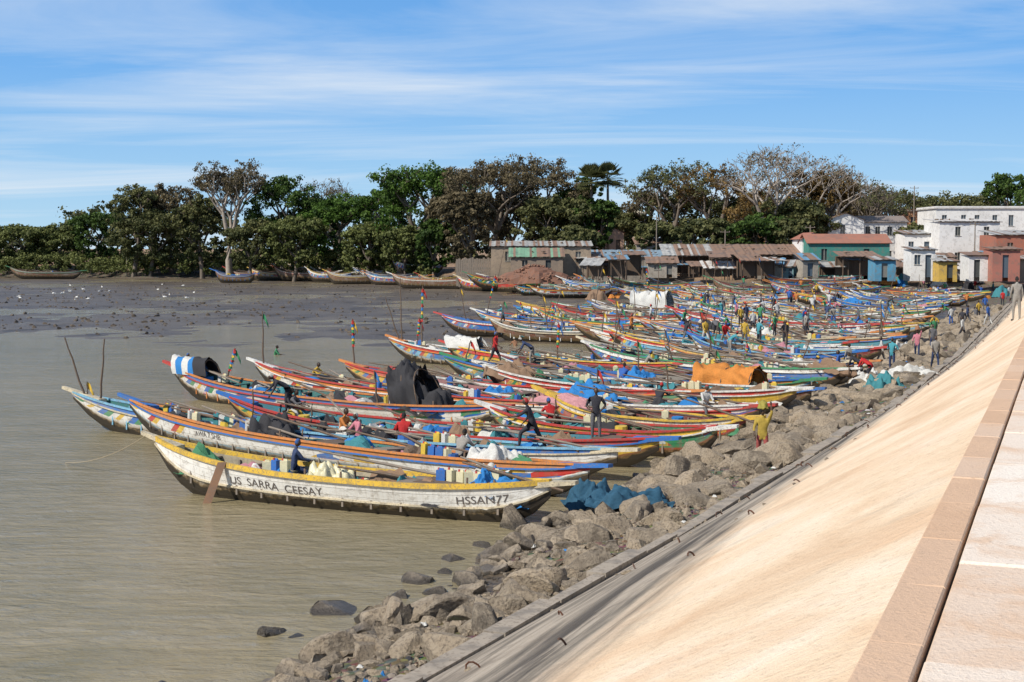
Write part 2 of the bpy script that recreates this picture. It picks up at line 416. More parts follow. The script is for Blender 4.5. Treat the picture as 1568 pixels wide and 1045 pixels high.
nA=noise(nt,g.outputs['Position'],2.5,8,.7); nB=noise(nt,g.outputs['Position'],16,6,.7)
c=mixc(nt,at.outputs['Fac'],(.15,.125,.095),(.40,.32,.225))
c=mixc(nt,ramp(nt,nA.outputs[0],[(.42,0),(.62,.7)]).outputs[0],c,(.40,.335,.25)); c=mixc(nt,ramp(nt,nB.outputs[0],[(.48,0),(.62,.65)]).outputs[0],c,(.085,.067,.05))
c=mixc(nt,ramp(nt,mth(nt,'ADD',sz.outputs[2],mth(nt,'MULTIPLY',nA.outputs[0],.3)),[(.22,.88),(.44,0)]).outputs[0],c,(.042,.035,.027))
L(nt,c,b.inputs['Base Color']); L(nt,ramp(nt,sz.outputs[2],[(.1,.3),(.4,.88)]).outputs[0],b.inputs['Roughness']); bump(nt,b,mth(nt,'ADD',nA.outputs[0],nB.outputs[0]),.9,.07)
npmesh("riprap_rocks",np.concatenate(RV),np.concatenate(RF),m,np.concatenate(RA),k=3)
# ------------------------------------------------------------------ boats
def hullmat(A,B,Cc,acc,seed,marks=1.0,Lb=18,wear=1.0):
    m,nt,b=newmat("painted_hull")
    uv=N(nt,'ShaderNodeUVMap'); su=N(nt,'ShaderNodeSeparateXYZ'); L(nt,uv.outputs[0],su.inputs[0])
    u=su.outputs[0]; v=su.outputs[1]
    off=N(nt,'ShaderNodeVectorMath'); off.operation='ADD'; L(nt,uv.outputs[0],off.inputs[0]); off.inputs[1].default_value=(seed*13.7,seed*3.1,0)
    oi=N(nt,'ShaderNodeObjectInfo'); cbo=N(nt,'ShaderNodeCombineXYZ'); L(nt,mth(nt,'MULTIPLY',oi.outputs['Random'],60.0),cbo.inputs[0]); L(nt,mth(nt,'MULTIPLY',oi.outputs['Random'],23.0),cbo.inputs[2])
    of2=N(nt,'ShaderNodeVectorMath'); of2.operation='ADD'; L(nt,off.outputs[0],of2.inputs[0]); L(nt,cbo.outputs[0],of2.inputs[1]); off=of2
    mp=mapping(nt,off.outputs[0],(1.3,5.0,1))
    vo=N(nt,'ShaderNodeTexVoronoi'); vo.distance='CHEBYCHEV'; vo.inputs['Scale'].default_value=1.0; vo.inputs['Randomness'].default_value=.55; L(nt,mp,vo.inputs['Vector'])
    sc=N(nt,'ShaderNodeSeparateColor'); L(nt,vo.outputs['Color'],sc.inputs[0])
    motif=ramp(nt,sc.outputs[0],[(0,acc[0]),(.2,acc[1]),(.38,acc[2]),(.56,acc[3]),(.72,A)],'CONSTANT').outputs[0]
    n0=noise(nt,mapping(nt,off.outputs[0],(.18,.6,1)),1,2)
    dg=mth(nt,'FRACT',mth(nt,'ADD',mth(nt,'MULTIPLY',u,.7),mth(nt,'MULTIPLY',v,.9)))
    stripe=ramp(nt,dg,[(0,acc[0]),(.2,A),(.45,acc[2]),(.6,A),(.8,acc[3])],'CONSTANT').outputs[0]
    bowm=ramp(nt,mth(nt,'DIVIDE',u,Lb),[(.78,0),(.785,1)],'CONSTANT').outputs[0]
    band=mth(nt,'MULTIPLY',ramp(nt,v,[(.54,0),(.55,1)],'CONSTANT').outputs[0],ramp(nt,v,[(0,1),(.86,0)],'CONSTANT').outputs[0])
    c=mixc(nt,mth(nt,'MULTIPLY',mth(nt,'MULTIPLY',band,marks),ramp(nt,n0.outputs[0],[(.47,0),(.475,1)],'CONSTANT').outputs[0]),A,motif)
    c=mixc(nt,mth(nt,'MULTIPLY',mth(nt,'MULTIPLY',band,bowm),min(1,marks*1.3)),c,stripe)
    c=mixc(nt,ramp(nt,v,[(.84,0),(.845,1)],'CONSTANT').outputs[0],c,Cc)
    c=mixc(nt,ramp(nt,v,[(0,1),(.48,1),(.485,0)],'CONSTANT').outputs[0],c,B)
    wn=noise(nt,mapping(nt,off.outputs[0],(1.6,3.0,1)),2.0,8,.72); ws=noise(nt,mapping(nt,off.outputs[0],(5,.5,1)),1.6,6,.6); wl=noise(nt,mapping(nt,off.outputs[0],(.35,1.5,1)),1.0,5,.6)
    c=mixc(nt,ramp(nt,wl.outputs[0],[(.48,0),(.68,.45*wear)]).outputs[0],c,(.42,.39,.34))
    c=mixc(nt,ramp(nt,wn.outputs[0],[(.52,0),(.60,.85*wear)]).outputs[0],c,(.24,.20,.15))
    c=mixc(nt,ramp(nt,ws.outputs[0],[(.50,0),(.74,.6*wear)]).outputs[0],c,(.22,.13,.07))
    lw=mth(nt,'ADD',v,mth(nt,'MULTIPLY',mth(nt,'SUBTRACT',wn.outputs[0],.5),.5))
    c=mixc(nt,ramp(nt,lw,[(.40,.9),(.54,0)]).outputs[0],c,(.22,.135,.04))
    c=mixc(nt,ramp(nt,lw,[(.33,.97),(.44,0)]).outputs[0],c,(.028,.022,.015))
    L(nt,c,b.inputs['Base Color']); b.inputs['Roughness'].default_value=.6
    pl=mth(nt,'FRACT',mth(nt,'MULTIPLY',v,5.0)); bump(nt,b,mth(nt,'ADD',wn.outputs[0],ramp(nt,pl,[(0,0),(.06,1),(1,1)]).outputs[0]),.5,.025)
    return m
def cc(*n): return [C[k] for k in n]
HM=[hullmat((.82,.81,.76),(.76,.74,.66),(.80,.78,.72),cc('white','white','white','white'),1,.0,wear=.45),
    hullmat(C['white'],C['sky'],C['orange'],cc('red','blue','white','yellow'),2,wear=.7),
    hullmat(C['white'],C['white'],C['blue'],cc('blue','red','yellow','green'),3,wear=.7),
    hullmat(C['yellow'],C['maroon'],C['red'],cc('blue','white','green','red'),4,wear=.9),
    hullmat(C['red'],C['black'],C['white'],cc('yellow','white','red','blue'),5,.8,wear=.9),
    hullmat(C['blue'],C['maroon'],C['white'],cc('white','yellow','cyan','red'),6,.8,wear=.9),
    hullmat(C['sky'],C['white'],C['red'],cc('red','white','blue','yellow'),7,.9,wear=.9),
    hullmat(C['white'],C['green'],C['yellow'],cc('green','yellow','red','blue'),8,.9,wear=.9),
    hullmat(C['green'],C['red'],C['yellow'],cc('white','red','yellow','blue'),9,.8,wear=.9),
    hullmat(C['brown'],C['black'],C['grey'],cc('brown','grey','maroon','brown'),10,.4),
    hullmat(C['cyan'],C['blue'],C['orange'],cc('white','orange','blue','yellow'),11,.8,wear=.9),
    hullmat(C['maroon'],C['black'],C['cream'],cc('yellow','white','cyan','red'),12,.7)]
CARGO=[cloth((.02,.19,.50),"blue_tarpaulin"),cloth((.6,.6,.57),"white_sacking"),cloth((.03,.03,.035),"black_netting",30),cloth((.045,.22,.25),"teal_netting",30),
       cloth((.58,.22,.04),"orange_tarpaulin"),paint((.64,.60,.40),.4,.2,"jerrycan_plastic"),paint((.65,.45,.05),.5,.3,"yellow_crate"),cloth((.25,.16,.10),"brown_netting",30),
       paint((.46,.04,.03),.5,.3,"red_crate"),WOODG,paint((.03,.14,.45),.5,.3,"blue_drum"),cloth((.06,.22,.11),"green_netting",30),WOOD,cloth((.45,.2,.24),"pink_cloth")]
BOATS=[]
def boat(s0,o0,tilt,Lb,Wd=2.0,scheme=1,rail='orange',inner='cyan',seed=0,z0=0.0,dens=1.0,pos=None,heading=None,gear=True,pitch=0.0,H=1.0,beak=True,name="fishing_boat"):
    r=random.Random(seed*7919+13)
    if pos is None:
        pos=W(s0,o0,z0); hd=Vector((-NX*math.cos(tilt)+DX*math.sin(tilt),-NY*math.cos(tilt)+DY*math.sin(tilt),0))
        heading=math.atan2(hd.y,hd.x)
    ns=26; zk0=-.28
    bowr=.66*H*r.uniform(.7,1.2) if seed>1 else .62; pe=r.uniform(2.5,3.8)
    def par(t):
        w=Wd/2*(max(0,1-(abs(t-.46)/(.54 if t>.46 else .46))**2.4))**.8
        zs=.78*H+bowr*max(0,(t-.42)/.58)**pe+.26*H*max(0,(.35-t)/.35)**2.0
        zk=zk0+(zs-.2-zk0)*max(0,(t-.80)/.20)**2.0*.95+(zs-.25-zk0)*max(0,(.14-t)/.14)**2.0*.85
        return max(w,.05),zs,zk
    prof=[(0,0),(.42,.0),(.62,.16),(.76,.36),(.87,.58),(.95,.80),(1.0,1.0)]
    def surf(t,k,side,off=0):
        w,zs,zk=par(t)
        ks=[p[1] for p in prof]; yw=np.interp(k,ks[1:],[p[0] for p in prof][1:])
        return Vector((t*Lb,side*(w*yw+off),zk+(zs-zk)*k))
    mb=MB()
    ts=[i/(ns-1) for i in range(ns)]
    vs=[];uvv=[]
    n=len(prof)
    for t in ts:
        w,zs,zk=par(t)
        ring=[(-p[0],p[1]) for p in prof[::-1]]+[(p[0],p[1]) for p in prof[1:]]
        for a,k in ring:
            vs.append((t*Lb,a*w,zk+(zs-zk)*k)); uvv.append((t*Lb,k))
    R_=2*n-1; fs=[]
    for i in range(ns-1):
        for j in range(R_-1): fs.append((i*R_+j,i*R_+j+1,(i+1)*R_+j+1,(i+1)*R_+j))
    fs.append(tuple(range(R_-1,-1,-1)) ); fs.append(tuple((ns-1)*R_+j for j in range(R_)))
    mb.add(vs,fs,0); nhull=len(vs)
    vs=[];ip=[(-.90,.97),(-.84,.7),(-.62,.34),(-.45,.20),(.45,.20),(.62,.34),(.84,.7),(.90,.97)]
    for t in ts:
        w,zs,zk=par(t)
        for a,k in ip: vs.append((t*Lb,a*w,zk+(zs-zk)*k))
    fs=[];q=len(ip)
    for i in range(ns-1):
        for j in range(q-1): fs.append((i*q+j,(i+1)*q+j,(i+1)*q+j+1,i*q+j+1))
    mb.add(vs,fs,[ (5 if (k%7) in(2,3,4) else 2) for k in range(len(fs))])
    for sd in (-1,1):
        for (k,wo,hh,ww,mi) in ((1.0,.0,.07 if seed>1 else .14,.10,1),(.84 if seed>1 else .5,.03,.05,.05,4)):
            vs=[]
            for t in ts:
                p=surf(t,k,sd,wo)
                zt=p.z+(.02 if k==1 else 0)
                vs+=[(p.x,p.y-sd*ww*.5,zt-hh/2),(p.x,p.y+sd*ww*.5,zt-hh/2),(p.x,p.y+sd*ww*.5,zt+hh/2),(p.x,p.y-sd*ww*.5,zt+hh/2)]
            fs=[]
            for i in range(ns-1):
                for j in range(4):
                    f=(i*4+j,i*4+(j+1)%4,(i+1)*4+(j+1)%4,(i+1)*4+j)
                    fs.append(f if sd>0 else tuple(reversed(f)))
            fs+= [(0,1,2,3),tuple((ns-1)*4+j for j in range(4))]
            mb.add(vs,fs,mi)
    def wedge(x0,x1,z0_,z1,wa,wb,ha,hb,mi):
        vs=[(x0,-wa,z0_-ha),(x0,wa,z0_-ha),(x0,wa,z0_),(x0,-wa,z0_),(x1,-wb,z1-hb),(x1,wb,z1-hb),(x1,wb,z1),(x1,-wb,z1)]
        mb.add(vs,[(0,1,2,3),(7,6,5,4),(0,4,5,1),(1,5,6,2),(2,6,7,3),(3,7,4,0)],mi)
    bl=r.uniform(.3,.8)
    zs=par(1)[1]; wedge(Lb*.93,Lb+bl*H,par(.93)[1]+.05,zs+.22*H,.20,.07,.15,.12,4)
    zs=par(0)[1]; wedge(Lb*.05,-.75*H,par(.05)[1]+.04,zs+.10,.26,.12,.16,.10,4)
    th=[]; x=Lb*.12
    while x<Lb*.88:
        t=x/Lb; w,zs,zk=par(t); zt=zs-.13
        mb.box((x,0,zt),(.24,w*1.80,.05),3 if r.random()<.6 else 2,rz=r.uniform(-.02,.02)); th.append((x,zt+.025,w)); x+=1.35
    x=Lb*.1
    while x<Lb*.92:
        t=x/Lb; w,zs,zk=par(t)
        for sd in (-1,1):
            y0=sd*w*.83; mb.box((x,y0,zk+(zs-zk)*.62),(.06,.05,(zs-zk)*.6),1 if seed%3==0 else 3)
        x+=.9
    R2,I2_,S2=C[rail],C[inner],C[['orange','yellow','red','white','blue','white','cream','green'][r.randrange(8)]]
    mats=[HM[scheme],paint(R2,.6,.7),paint(tuple(c*.6 for c in I2_),.7,.6),WOODG,paint(S2 if seed>1 else C['cream'],.6,.7),WOOD]
    ob=mb.build(name,mats,loc=pos,rz=heading)
    ob.rotation_euler[1]=pitch+r.uniform(-.010,.010); ob.rotation_euler[0]=r.uniform(-.08,.08) if seed>1 else .02
    ul=ob.data.uv_layers.new(name="UVMap")
    vi=np.zeros(len(ob.data.loops),dtype=np.int32); ob.data.loops.foreach_get('vertex_index',vi)
    arr=np.zeros((len(ob.data.vertices),2)); arr[:nhull]=np.array(uvv)*np.array([18/Lb,1]); ul.data.foreach_set('uv',arr[vi].ravel().astype(np.float32))
    info=dict(ob=ob,pos=pos,h=heading,L=Lb,W=Wd,th=th,par=par,surf=surf); BOATS.append(info)
    if gear:
        g=MB(); k=int(Lb*(2.3 if seed>1 else 3.4)*dens)
        for i in range(k):
            x=r.uniform(.08,.88)*Lb; w,zs,zk=par(x/Lb); fl=zk+(zs-zk)*.5; y=r.uniform(-.4,.4)*w; c=r.random()
            if c<.40: 
                g.drape((x,y*.6,fl),r.uniform(.7,1.9),min(1.25*w,r.uniform(.6,1.4)),r.uniform(.3,.75),r.choice([0,1,2,3,2,7,11,7,2,3,13,12]),r.uniform(-.3,.3),p=2.2,wr=.22,n=9,seed=r.random()*50)
            elif c<.58:
                zb=fl if r.random()<.55 else zs-.1
                for j in range(r.randint(1,4)):
                    xx=x+j*.31; mi=r.choice([5,5,6,10,1,5,3]); hh=r.uniform(.3,.42); rz=r.uniform(-.5,.5)
                    g.box((xx,y,zb+hh/2),(.25,.18,hh),mi,rz=rz); g.box((xx,y,zb+hh+.025),(.16,.04,.05),mi,rz=rz,taper=.8); g.box((xx+.08,y,zb+hh+.03),(.05,.05,.06),8,taper=.8)
            elif c<.66: g.box((x,y,fl+.25),(r.uniform(.4,.7),.42,.3),r.choice([6,8,10,1,9,12]),rz=r.uniform(-.5,.5),taper=1.08)
            elif c<.87:
                a=r.uniform(-.35,.35) if seed>1 else r.uniform(-.12,.12); ln=r.uniform(2,5); zz=zs+r.uniform(.0,.15); e_=r.uniform(0,.6); g.tube([(x-ln/2,y-a*2,zz-.1),(x,y,zz+e_*.4),(x+ln/2,y+a*2,zz+e_)],[.035,.045,.03],6,r.choice([9,12,12]))
            elif c<.92 and seed!=1: g.drape((x,0,zs-.2),r.uniform(.8,1.6),1.6*w,.22,r.choice([0,1,4,3,0,2,7]),0,p=3,wr=.12,n=9,seed=r.random()*50)
            elif c<.95: g.box((x,0,zs+.02),(r.uniform(.6,1.4),w*1.2,.05),r.choice([12,9]),rz=r.uniform(-.1,.1))
            else: g.tube([(x,y,fl),(x,y,fl+.3),(x,y,fl+.62)],[.22,.24,.22],10,r.choice([10,6,0]))
        g.build("boat_gear",CARGO,smooth=False,parent=ob)
    return info
sch=[ # rail, inner
 ('white','cyan'),('red','teal'),('yellow','cyan'),('white','blue'),('orange','teal'),('blue','pink'),('cream','cyan'),('white','brown'),('maroon','brown'),('yellow','green'),('brown','cyan'),('cyan','brown'),('white','teal'),('grey','blue'),('cream','maroon'),('blue','grey'),('green','red'),('sky','brown')]
def bn(bow,Lb,tilt=None,stern=None,zb=1.65,**k):
    p=on_level(bow[0],bow[1],zb)
    if stern: 
        q=on_level(stern[0],stern[1],1.05); d=p-q; d.z=0; Lb=d.length
    else:
        d=Vector((-NX*math.cos(tilt)+DX*math.sin(tilt),-NY*math.cos(tilt)+DY*math.sin(tilt),0))*Lb
        q=p-d
    q.z=k.pop('z0',0.0)
    return boat(0,0,0,Lb-.3,pos=q,heading=math.atan2(d.y,d.x),**k)
B1=bn((226,664),0,stern=(842,742),scheme=0,rail='yellow',inner='cream',seed=1,Wd=2.1,dens=1.0,z0=.06,pitch=.0)
B2=bn((190,601),0,stern=(900,712),scheme=1,rail='orange',inner='teal',seed=2,Wd=2.1,dens=.9)
B3=bn((104,590),0,stern=(945,688),scheme=2,rail='sky',inner='teal',seed=3,Wd=2.0,dens=.9)
B4=bn((345,597),0,stern=(1010,670),scheme=3,rail='red',inner='cyan',seed=4,Wd=2.0)
boat(46.9,-11,R(8),9,1.6,scheme=8,rail='red',inner='green',seed=5,z0=.1)
B5=bn((259,555),21,tilt=R(18),scheme=2,rail='orange',inner='teal',seed=6,Wd=2.2)
boat(49.6,-10.6,R(14),8.5,1.6,scheme=4,rail='yellow',inner='maroon',seed=55,z0=.15)
B6=bn((384,552),21.5,tilt=R(18),scheme=1,rail='red',inner='blue',seed=7,Wd=2.2)
boat(54.0,-11.0,R(17),19,2.1,scheme=4,rail='white',inner='pink',seed=8,z0=.1)
B7=bn((523,540),22,tilt=R(18),scheme=3,rail='red',inner='blue',seed=9,Wd=2.3)
s=59.6; k=0
while s<205:
    k+=1
    if abs(s-73)<1.2: s+=1.4; continue
    r=random.Random(k*31)
    rr,ii=sch[r.randrange(18)]
    Lb=r.uniform(11,21)*(1 if s<150 else .85)
    boat(s,-10.6+r.uniform(-3.2,1.0)-(s>120)*r.uniform(0,5),R(17+r.uniform(-8,8)),Lb,r.uniform(1.8,2.3),scheme=[1,5,10,6,4,3,7,2,11,8,9,2,5][(k*5)%13],rail=rr,inner=ii,seed=20+k,z0=.12+r.uniform(-.05,.2),dens=1.0 if s<130 else .8,H=r.uniform(.85,1.12))
    s+=r.uniform(2.3,3.0)
bn((592,512),21,tilt=R(18),scheme=6,rail='white',inner='cyan',seed=10,Wd=2.2,z0=.05)
bn((678,520),17,tilt=R(18),scheme=3,rail='yellow',inner='orange',seed=11,Wd=2.0,z0=.05)
s=100.0
while s<205:
    k+=1; r=random.Random(k*37); rr,ii=sch[r.randrange(18)]
    o0=-31+r.uniform(-3,3)-(s-100)*.02
    boat(s,o0,R(16+r.uniform(-20,20)),r.uniform(11,18),r.uniform(1.8,2.2),scheme=[2,7,1,9,10,3,5,11][(k*3)%8],rail=rr,inner=ii,seed=120+k,z0=.15,dens=.7,H=1.05)
    s+=r.uniform(3.0,4.4)
bn((792,463),19,tilt=R(12),scheme=1,rail='yellow',inner='cyan',seed=12,Wd=2.2,z0=.1)
# boats laid up along the far bank
FB=[(15,125,427),(345,425,426),(380,470,429),(420,500,431),(470,540,432),(500,575,435),(560,640,432),(560,655,437),(600,715,443),(640,705,434),(700,800,447),(715,905,436),(740,910,444),(890,1010,440),(930,1060,432),(1000,1130,437),(1090,1230,432),(1180,1290,426),(860,960,430),(1250,1350,425),(480,520,428),(330,390,433),(440,520,425),(540,600,426),(600,680,427),(395,450,423)]
for i,(ua,ub,v) in enumerate(FB):
    z=.1; d0=on_level((ua+ub)/2,v,z); 
    D=min(d0.y,float(bankline(d0.x))-(11 if i<22 else 3)); pa=at_range(ub,v,D);pb=at_range(ua,v,D+random.uniform(-4,9)); dd=pb-pa; 
    zz=max(.0,float(terrain(pa.x,pa.y))); pa.z=zz+.25; rr,ii=sch[(i*5)%18]
    boat(0,0,0,max(8,min(dd.length,22)),2.4,pos=pa,heading=math.atan2(dd.y,dd.x),scheme=[9,9,11,9,5,9,2,5,9,11,4,8,2,9,1,6,9,5,2,1,9,9,9,2,5,11][i],rail=rr if i>3 else 'brown',inner=ii if i>3 else 'brown',seed=300+i,dens=.9,H=1.7)
for i in range(24):
    r=random.Random(i*53+5); u=r.uniform(880,1480); p=at_range(u,420,r.uniform(196,214)); p.z=cover(p.x,p.y)+.3; rr,ii=sch[r.randrange(18)]
    boat(0,0,0,r.uniform(9,15),1.9,pos=p,heading=math.pi+r.uniform(-.5,.5),scheme=r.choice([9,1,2,5,7,10,4,9]),rail=rr,inner=ii,seed=400+i,dens=.7,H=1.05)
# lettering on near boat
def lettering(info,txt,xstart,k0,size,mat,name="lettering"):
    cu=bpy.data.curves.new(name,'FONT'); cu.body=txt; cu.size=size; tmp=bpy.data.objects.new("tmp",cu); scene.collection.objects.link(tmp)
    bpy.context.view_layer.update()
    me=bpy.data.meshes.new_from_object(tmp.evaluated_get(bpy.context.evaluated_depsgraph_get()))
    bpy.data.objects.remove(tmp)
    for v in me.vertices:
        x=xstart-v.co.x*1.15; t=x/info['L']; w,zs,zk=info['par'](t)
        kk=k0+(v.co.y+.03*math.sin(v.co.x*2.3))/(zs-zk); p=info['surf'](t,kk,1,.012); v.co=p
    me.materials.append(mat); o=bpy.data.objects.new(name,me); scene.collection.objects.link(o); o.parent=info['ob']
INK=paint((.12,.10,.09),.7,1.0,"sign_paint",6)
lettering(B1,"US  SARRA  CEESAY",9.6,.57,.32,INK); lettering(B1,"HSSAN77",2.4,.58,.30,INK)
lettering(B2,"AWA 7 SHB",17.0,.6,.26,INK)
# ------------------------------------------------------------------ tarps, canopies (standing on boats)
def snap(u,v,z=.9,lim=.92):
    p=on_level(u,v,z); best=None
    for bi in BOATS:
        d=p-bi['pos']; ch,sh_=math.cos(bi['h']),math.sin(bi['h']); lx=d.x*ch+d.y*sh_; ly=-d.x*sh_+d.y*ch
        if -.3<lx<bi['L']+.8 :
            e=abs(ly)
            if best is None or e<best[0]: best=(e,bi,min(max(lx,bi['L']*.06),bi['L']*lim),ly)
    return p,best
def canopy(name,u,v,sx,sy,h,mat,p=3,wr=.12,posts=True,z=1.0,base=.8):
    q,b=snap(u,v,z)
    mb=MB()
    if b and b[0]<1.6:
        bi,lx=b[1],b[2]; ob=bi['ob']; w,zs,zk=bi['par'](lx/bi['L']); sy=min(sy,2.1*w)
        mb.drape((lx,0,zs-.25),sx,sy,h,0,0,p=p,wr=wr,n=34,seed=u*.01)
        for a in (-.42,.42):
            for c_ in (-.4,.4): mb.tube([(lx+a*sx,c_*sy*.8,zs-.4),(lx+a*sx,c_*sy*.8,zs+h*.3)],.03,6,1)
        mb.build(name,[mat,WOOD],smooth=True,parent=ob)
    else:
        q.z=cover(q.x,q.y); mb.drape((0,0,0),sx,sy,h,0,0,p=p,wr=wr,n=34,seed=u*.01); mb.build(name,[mat],smooth=True,loc=q,rz=random.uniform(-.4,.4))
def tent(name,u,v,ln,h,mats,bands,tilt=0,wr=.06):
    q,b=snap(u,v,1.0); bi,lx=b[1],b[2]; w,zs,zk=bi['par'](lx/bi['L']); mb=MB()
    mb.arch((lx,0,zs-.05),ln,w*1.9,h,bands,wr=wr,seed=u*.1,tilt=tilt)
    n=len(mats)
    for a in (-.48,0,.48):
        pts=[(lx+a*ln+tilt*math.sin(t),math.cos(t)*w*.9,zs-.05+math.sin(t)**.85*(h-.12)) for t in np.linspace(0.05,math.pi-.05,12)]
        mb.tube(pts,.025,5,n)
    mb.build(name,mats+[WOOD],smooth=True,parent=bi['ob'])
tent("tarpaulin_shelter",318,578,2.6,.85,[CARGO[0],CARGO[1],CARGO[2]],[2,2,0,1,0,1],tilt=.3,wr=.12)
tent("black_hood",668,608,1.5,1.6,[CARGO[2]],0,tilt=.6,wr=.35); canopy("black_tarpaulin",615,615,3.0,2.0,.85,CARGO[2],p=1.8,wr=.5)
tent("orange_shelter",1100,592,2.9,1.1,[CARGO[4]],0,tilt=.1,wr=.32)
tent("white_awning",640,545,2.6,.75,[CARGO[1]],0,tilt=.5,wr=.25)
tent("white_awning",1008,470,4.2,1.7,[CARGO[1]],0,tilt=.3,wr=.22)
canopy("white_awning",1115,470,4.6,2.2,.8,CARGO[1],p=2,wr=.4)
canopy("blue_tarpaulin",752,735,.95,1.2,.6,CARGO[0],p=2.0,wr=.25); canopy("striped_tarpaulin",712,705,2.0,1.9,.55,CARGO[1],p=2,wr=.3)
canopy("blue_tarpaulin",905,605,3.4,1.8,.7,CARGO[0],p=2.4,wr=.4); canopy("blue_tarpaulin",980,580,1.6,1.6,.6,CARGO[0],p=2.4,wr=.3)
canopy("pink_tarpaulin",790,625,3.0,1.6,.35,cloth((.5,.25,.27),"pink_sheet"),p=3,wr=.15)
canopy("teal_net_pile",600,705,2.0,1.4,.6,CARGO[3],p=2.0,wr=.4); canopy("net_pile",420,655,2.0,1.6,.6,CARGO[2],p=2.0,wr=.4); canopy("white_sacks",530,712,1.4,1.2,.5,CARGO[5],p=2.5,wr=.3)
BOLD=[CARGO[0],CARGO[1],CARGO[4],CARGO[3],CARGO[2],CARGO[7]]
for i in range(16):
    u=random.uniform(700,1440); v=random.uniform(440,600); canopy("tarpaulin",u,v,random.uniform(1.6,3.4),random.uniform(1.6,2.3),random.uniform(.4,.8),random.choice([CARGO[0],CARGO[1],CARGO[3],CARGO[2],CARGO[2],CARGO[7]]),p=random.uniform(1.7,3),wr=.35)
for (u,v,sx_,sy_,h) in ((905,758,1.4,1.2,.55),(960,768,2.2,1.2,.28)):
    p=on_level(u,v,.6); p.z=cover(p.x,p.y)+.2; mb=MB(); mb.drape((0,0,0),sx_,sy_,h,0,0,p=2.0,wr=.28,n=36,seed=u); mb.build("blue_cloth",[cloth((.018,.085,.15),"blue_cloth")],smooth=True,loc=p,rz=random.uniform(-.3,.3))
# ------------------------------------------------------------------ poles with flags
FLAG=[cloth(C['red'],"flag"),cloth(C['green'],"flag"),cloth(C['yellow'],"flag"),cloth((.04,.2,.5),"flag")]
def pole(u,v0,v1,lean=0,flag=0,dress=False):
    q,b=snap(u,v0,1.2,.97); bi=b[1]; lx=b[2]; h=bi['h']; base=bi['pos']+Vector((math.cos(h)*lx,math.sin(h)*lx,0)); base.z=bi['pos'].z+bi['par'](lx/bi['L'])[1]-.25
    k_=base.y/F; top=Vector((lean*k_,0,(v0-v1)*k_)); mb=MB(); n=6
    pts=[top*(i/n)+Vector((math.sin(i*2.1)*.02,0,math.cos(i*1.3)*.01)) for i in range(n+1)]
    mb.tube(pts,[.05-.004*i for i in range(n+1)],7,0)
    if dress:
        for i in range(9):
            c_=top*(.45+i*.06); mb.drape((c_.x,c_.y,c_.z-.1),.16,.14,.2,1+i%4,i,p=2,wr=.1,n=5,seed=i)
    if flag is not None:
        c_=top*.95; vs=[];fs=[]
        for i in range(6):
            for j in range(4): vs.append(c_+Vector((.055*i,.03*math.sin(i*1.4),-.08*j-.02*i*i+.02*math.sin(i+j))))
        for i in range(5):
            for j in range(3): k2=i*4+j; fs.append((k2,k2+4,k2+5,k2+1))
        mb.add(vs,fs,1+flag)
    mb.build("boat_pole",[WOOD]+FLAG,loc=base)
pole(140,595,537,16,1,True); pole(125,590,562,-4,3); pole(218,600,500,-32,None); pole(220,600,568,0,2); pole(252,600,497,9,None); pole(285,552,508,4,0,True)
pole(408,565,470,0,1); pole(420,560,487,-2,2,True); pole(602,525,425,-2,None); pole(665,520,450,-22,None); pole(280,655,575,2,None); pole(722,520,425,2,0,True); pole(850,500,455,2,3,True)
pole(706,510,470,0,2); pole(745,500,462,6,1); pole(820,545,480,2,3,True); pole(980,560,500,-3,1); pole(1070,470,425,6,2)
pole(820,640,590,3,None); pole(560,600,545,-5,3); pole(470,640,590,4,None); pole(900,600,545,2,0); pole(1030,590,540,-4,None)
for i in range(60):
    u=random.uniform(700,1450); v=random.uniform(440,560); pole(u,v,v-random.uniform(25,65),random.uniform(-16,16),random.choice([None,None,0,1,2,3]),random.random()<.15)
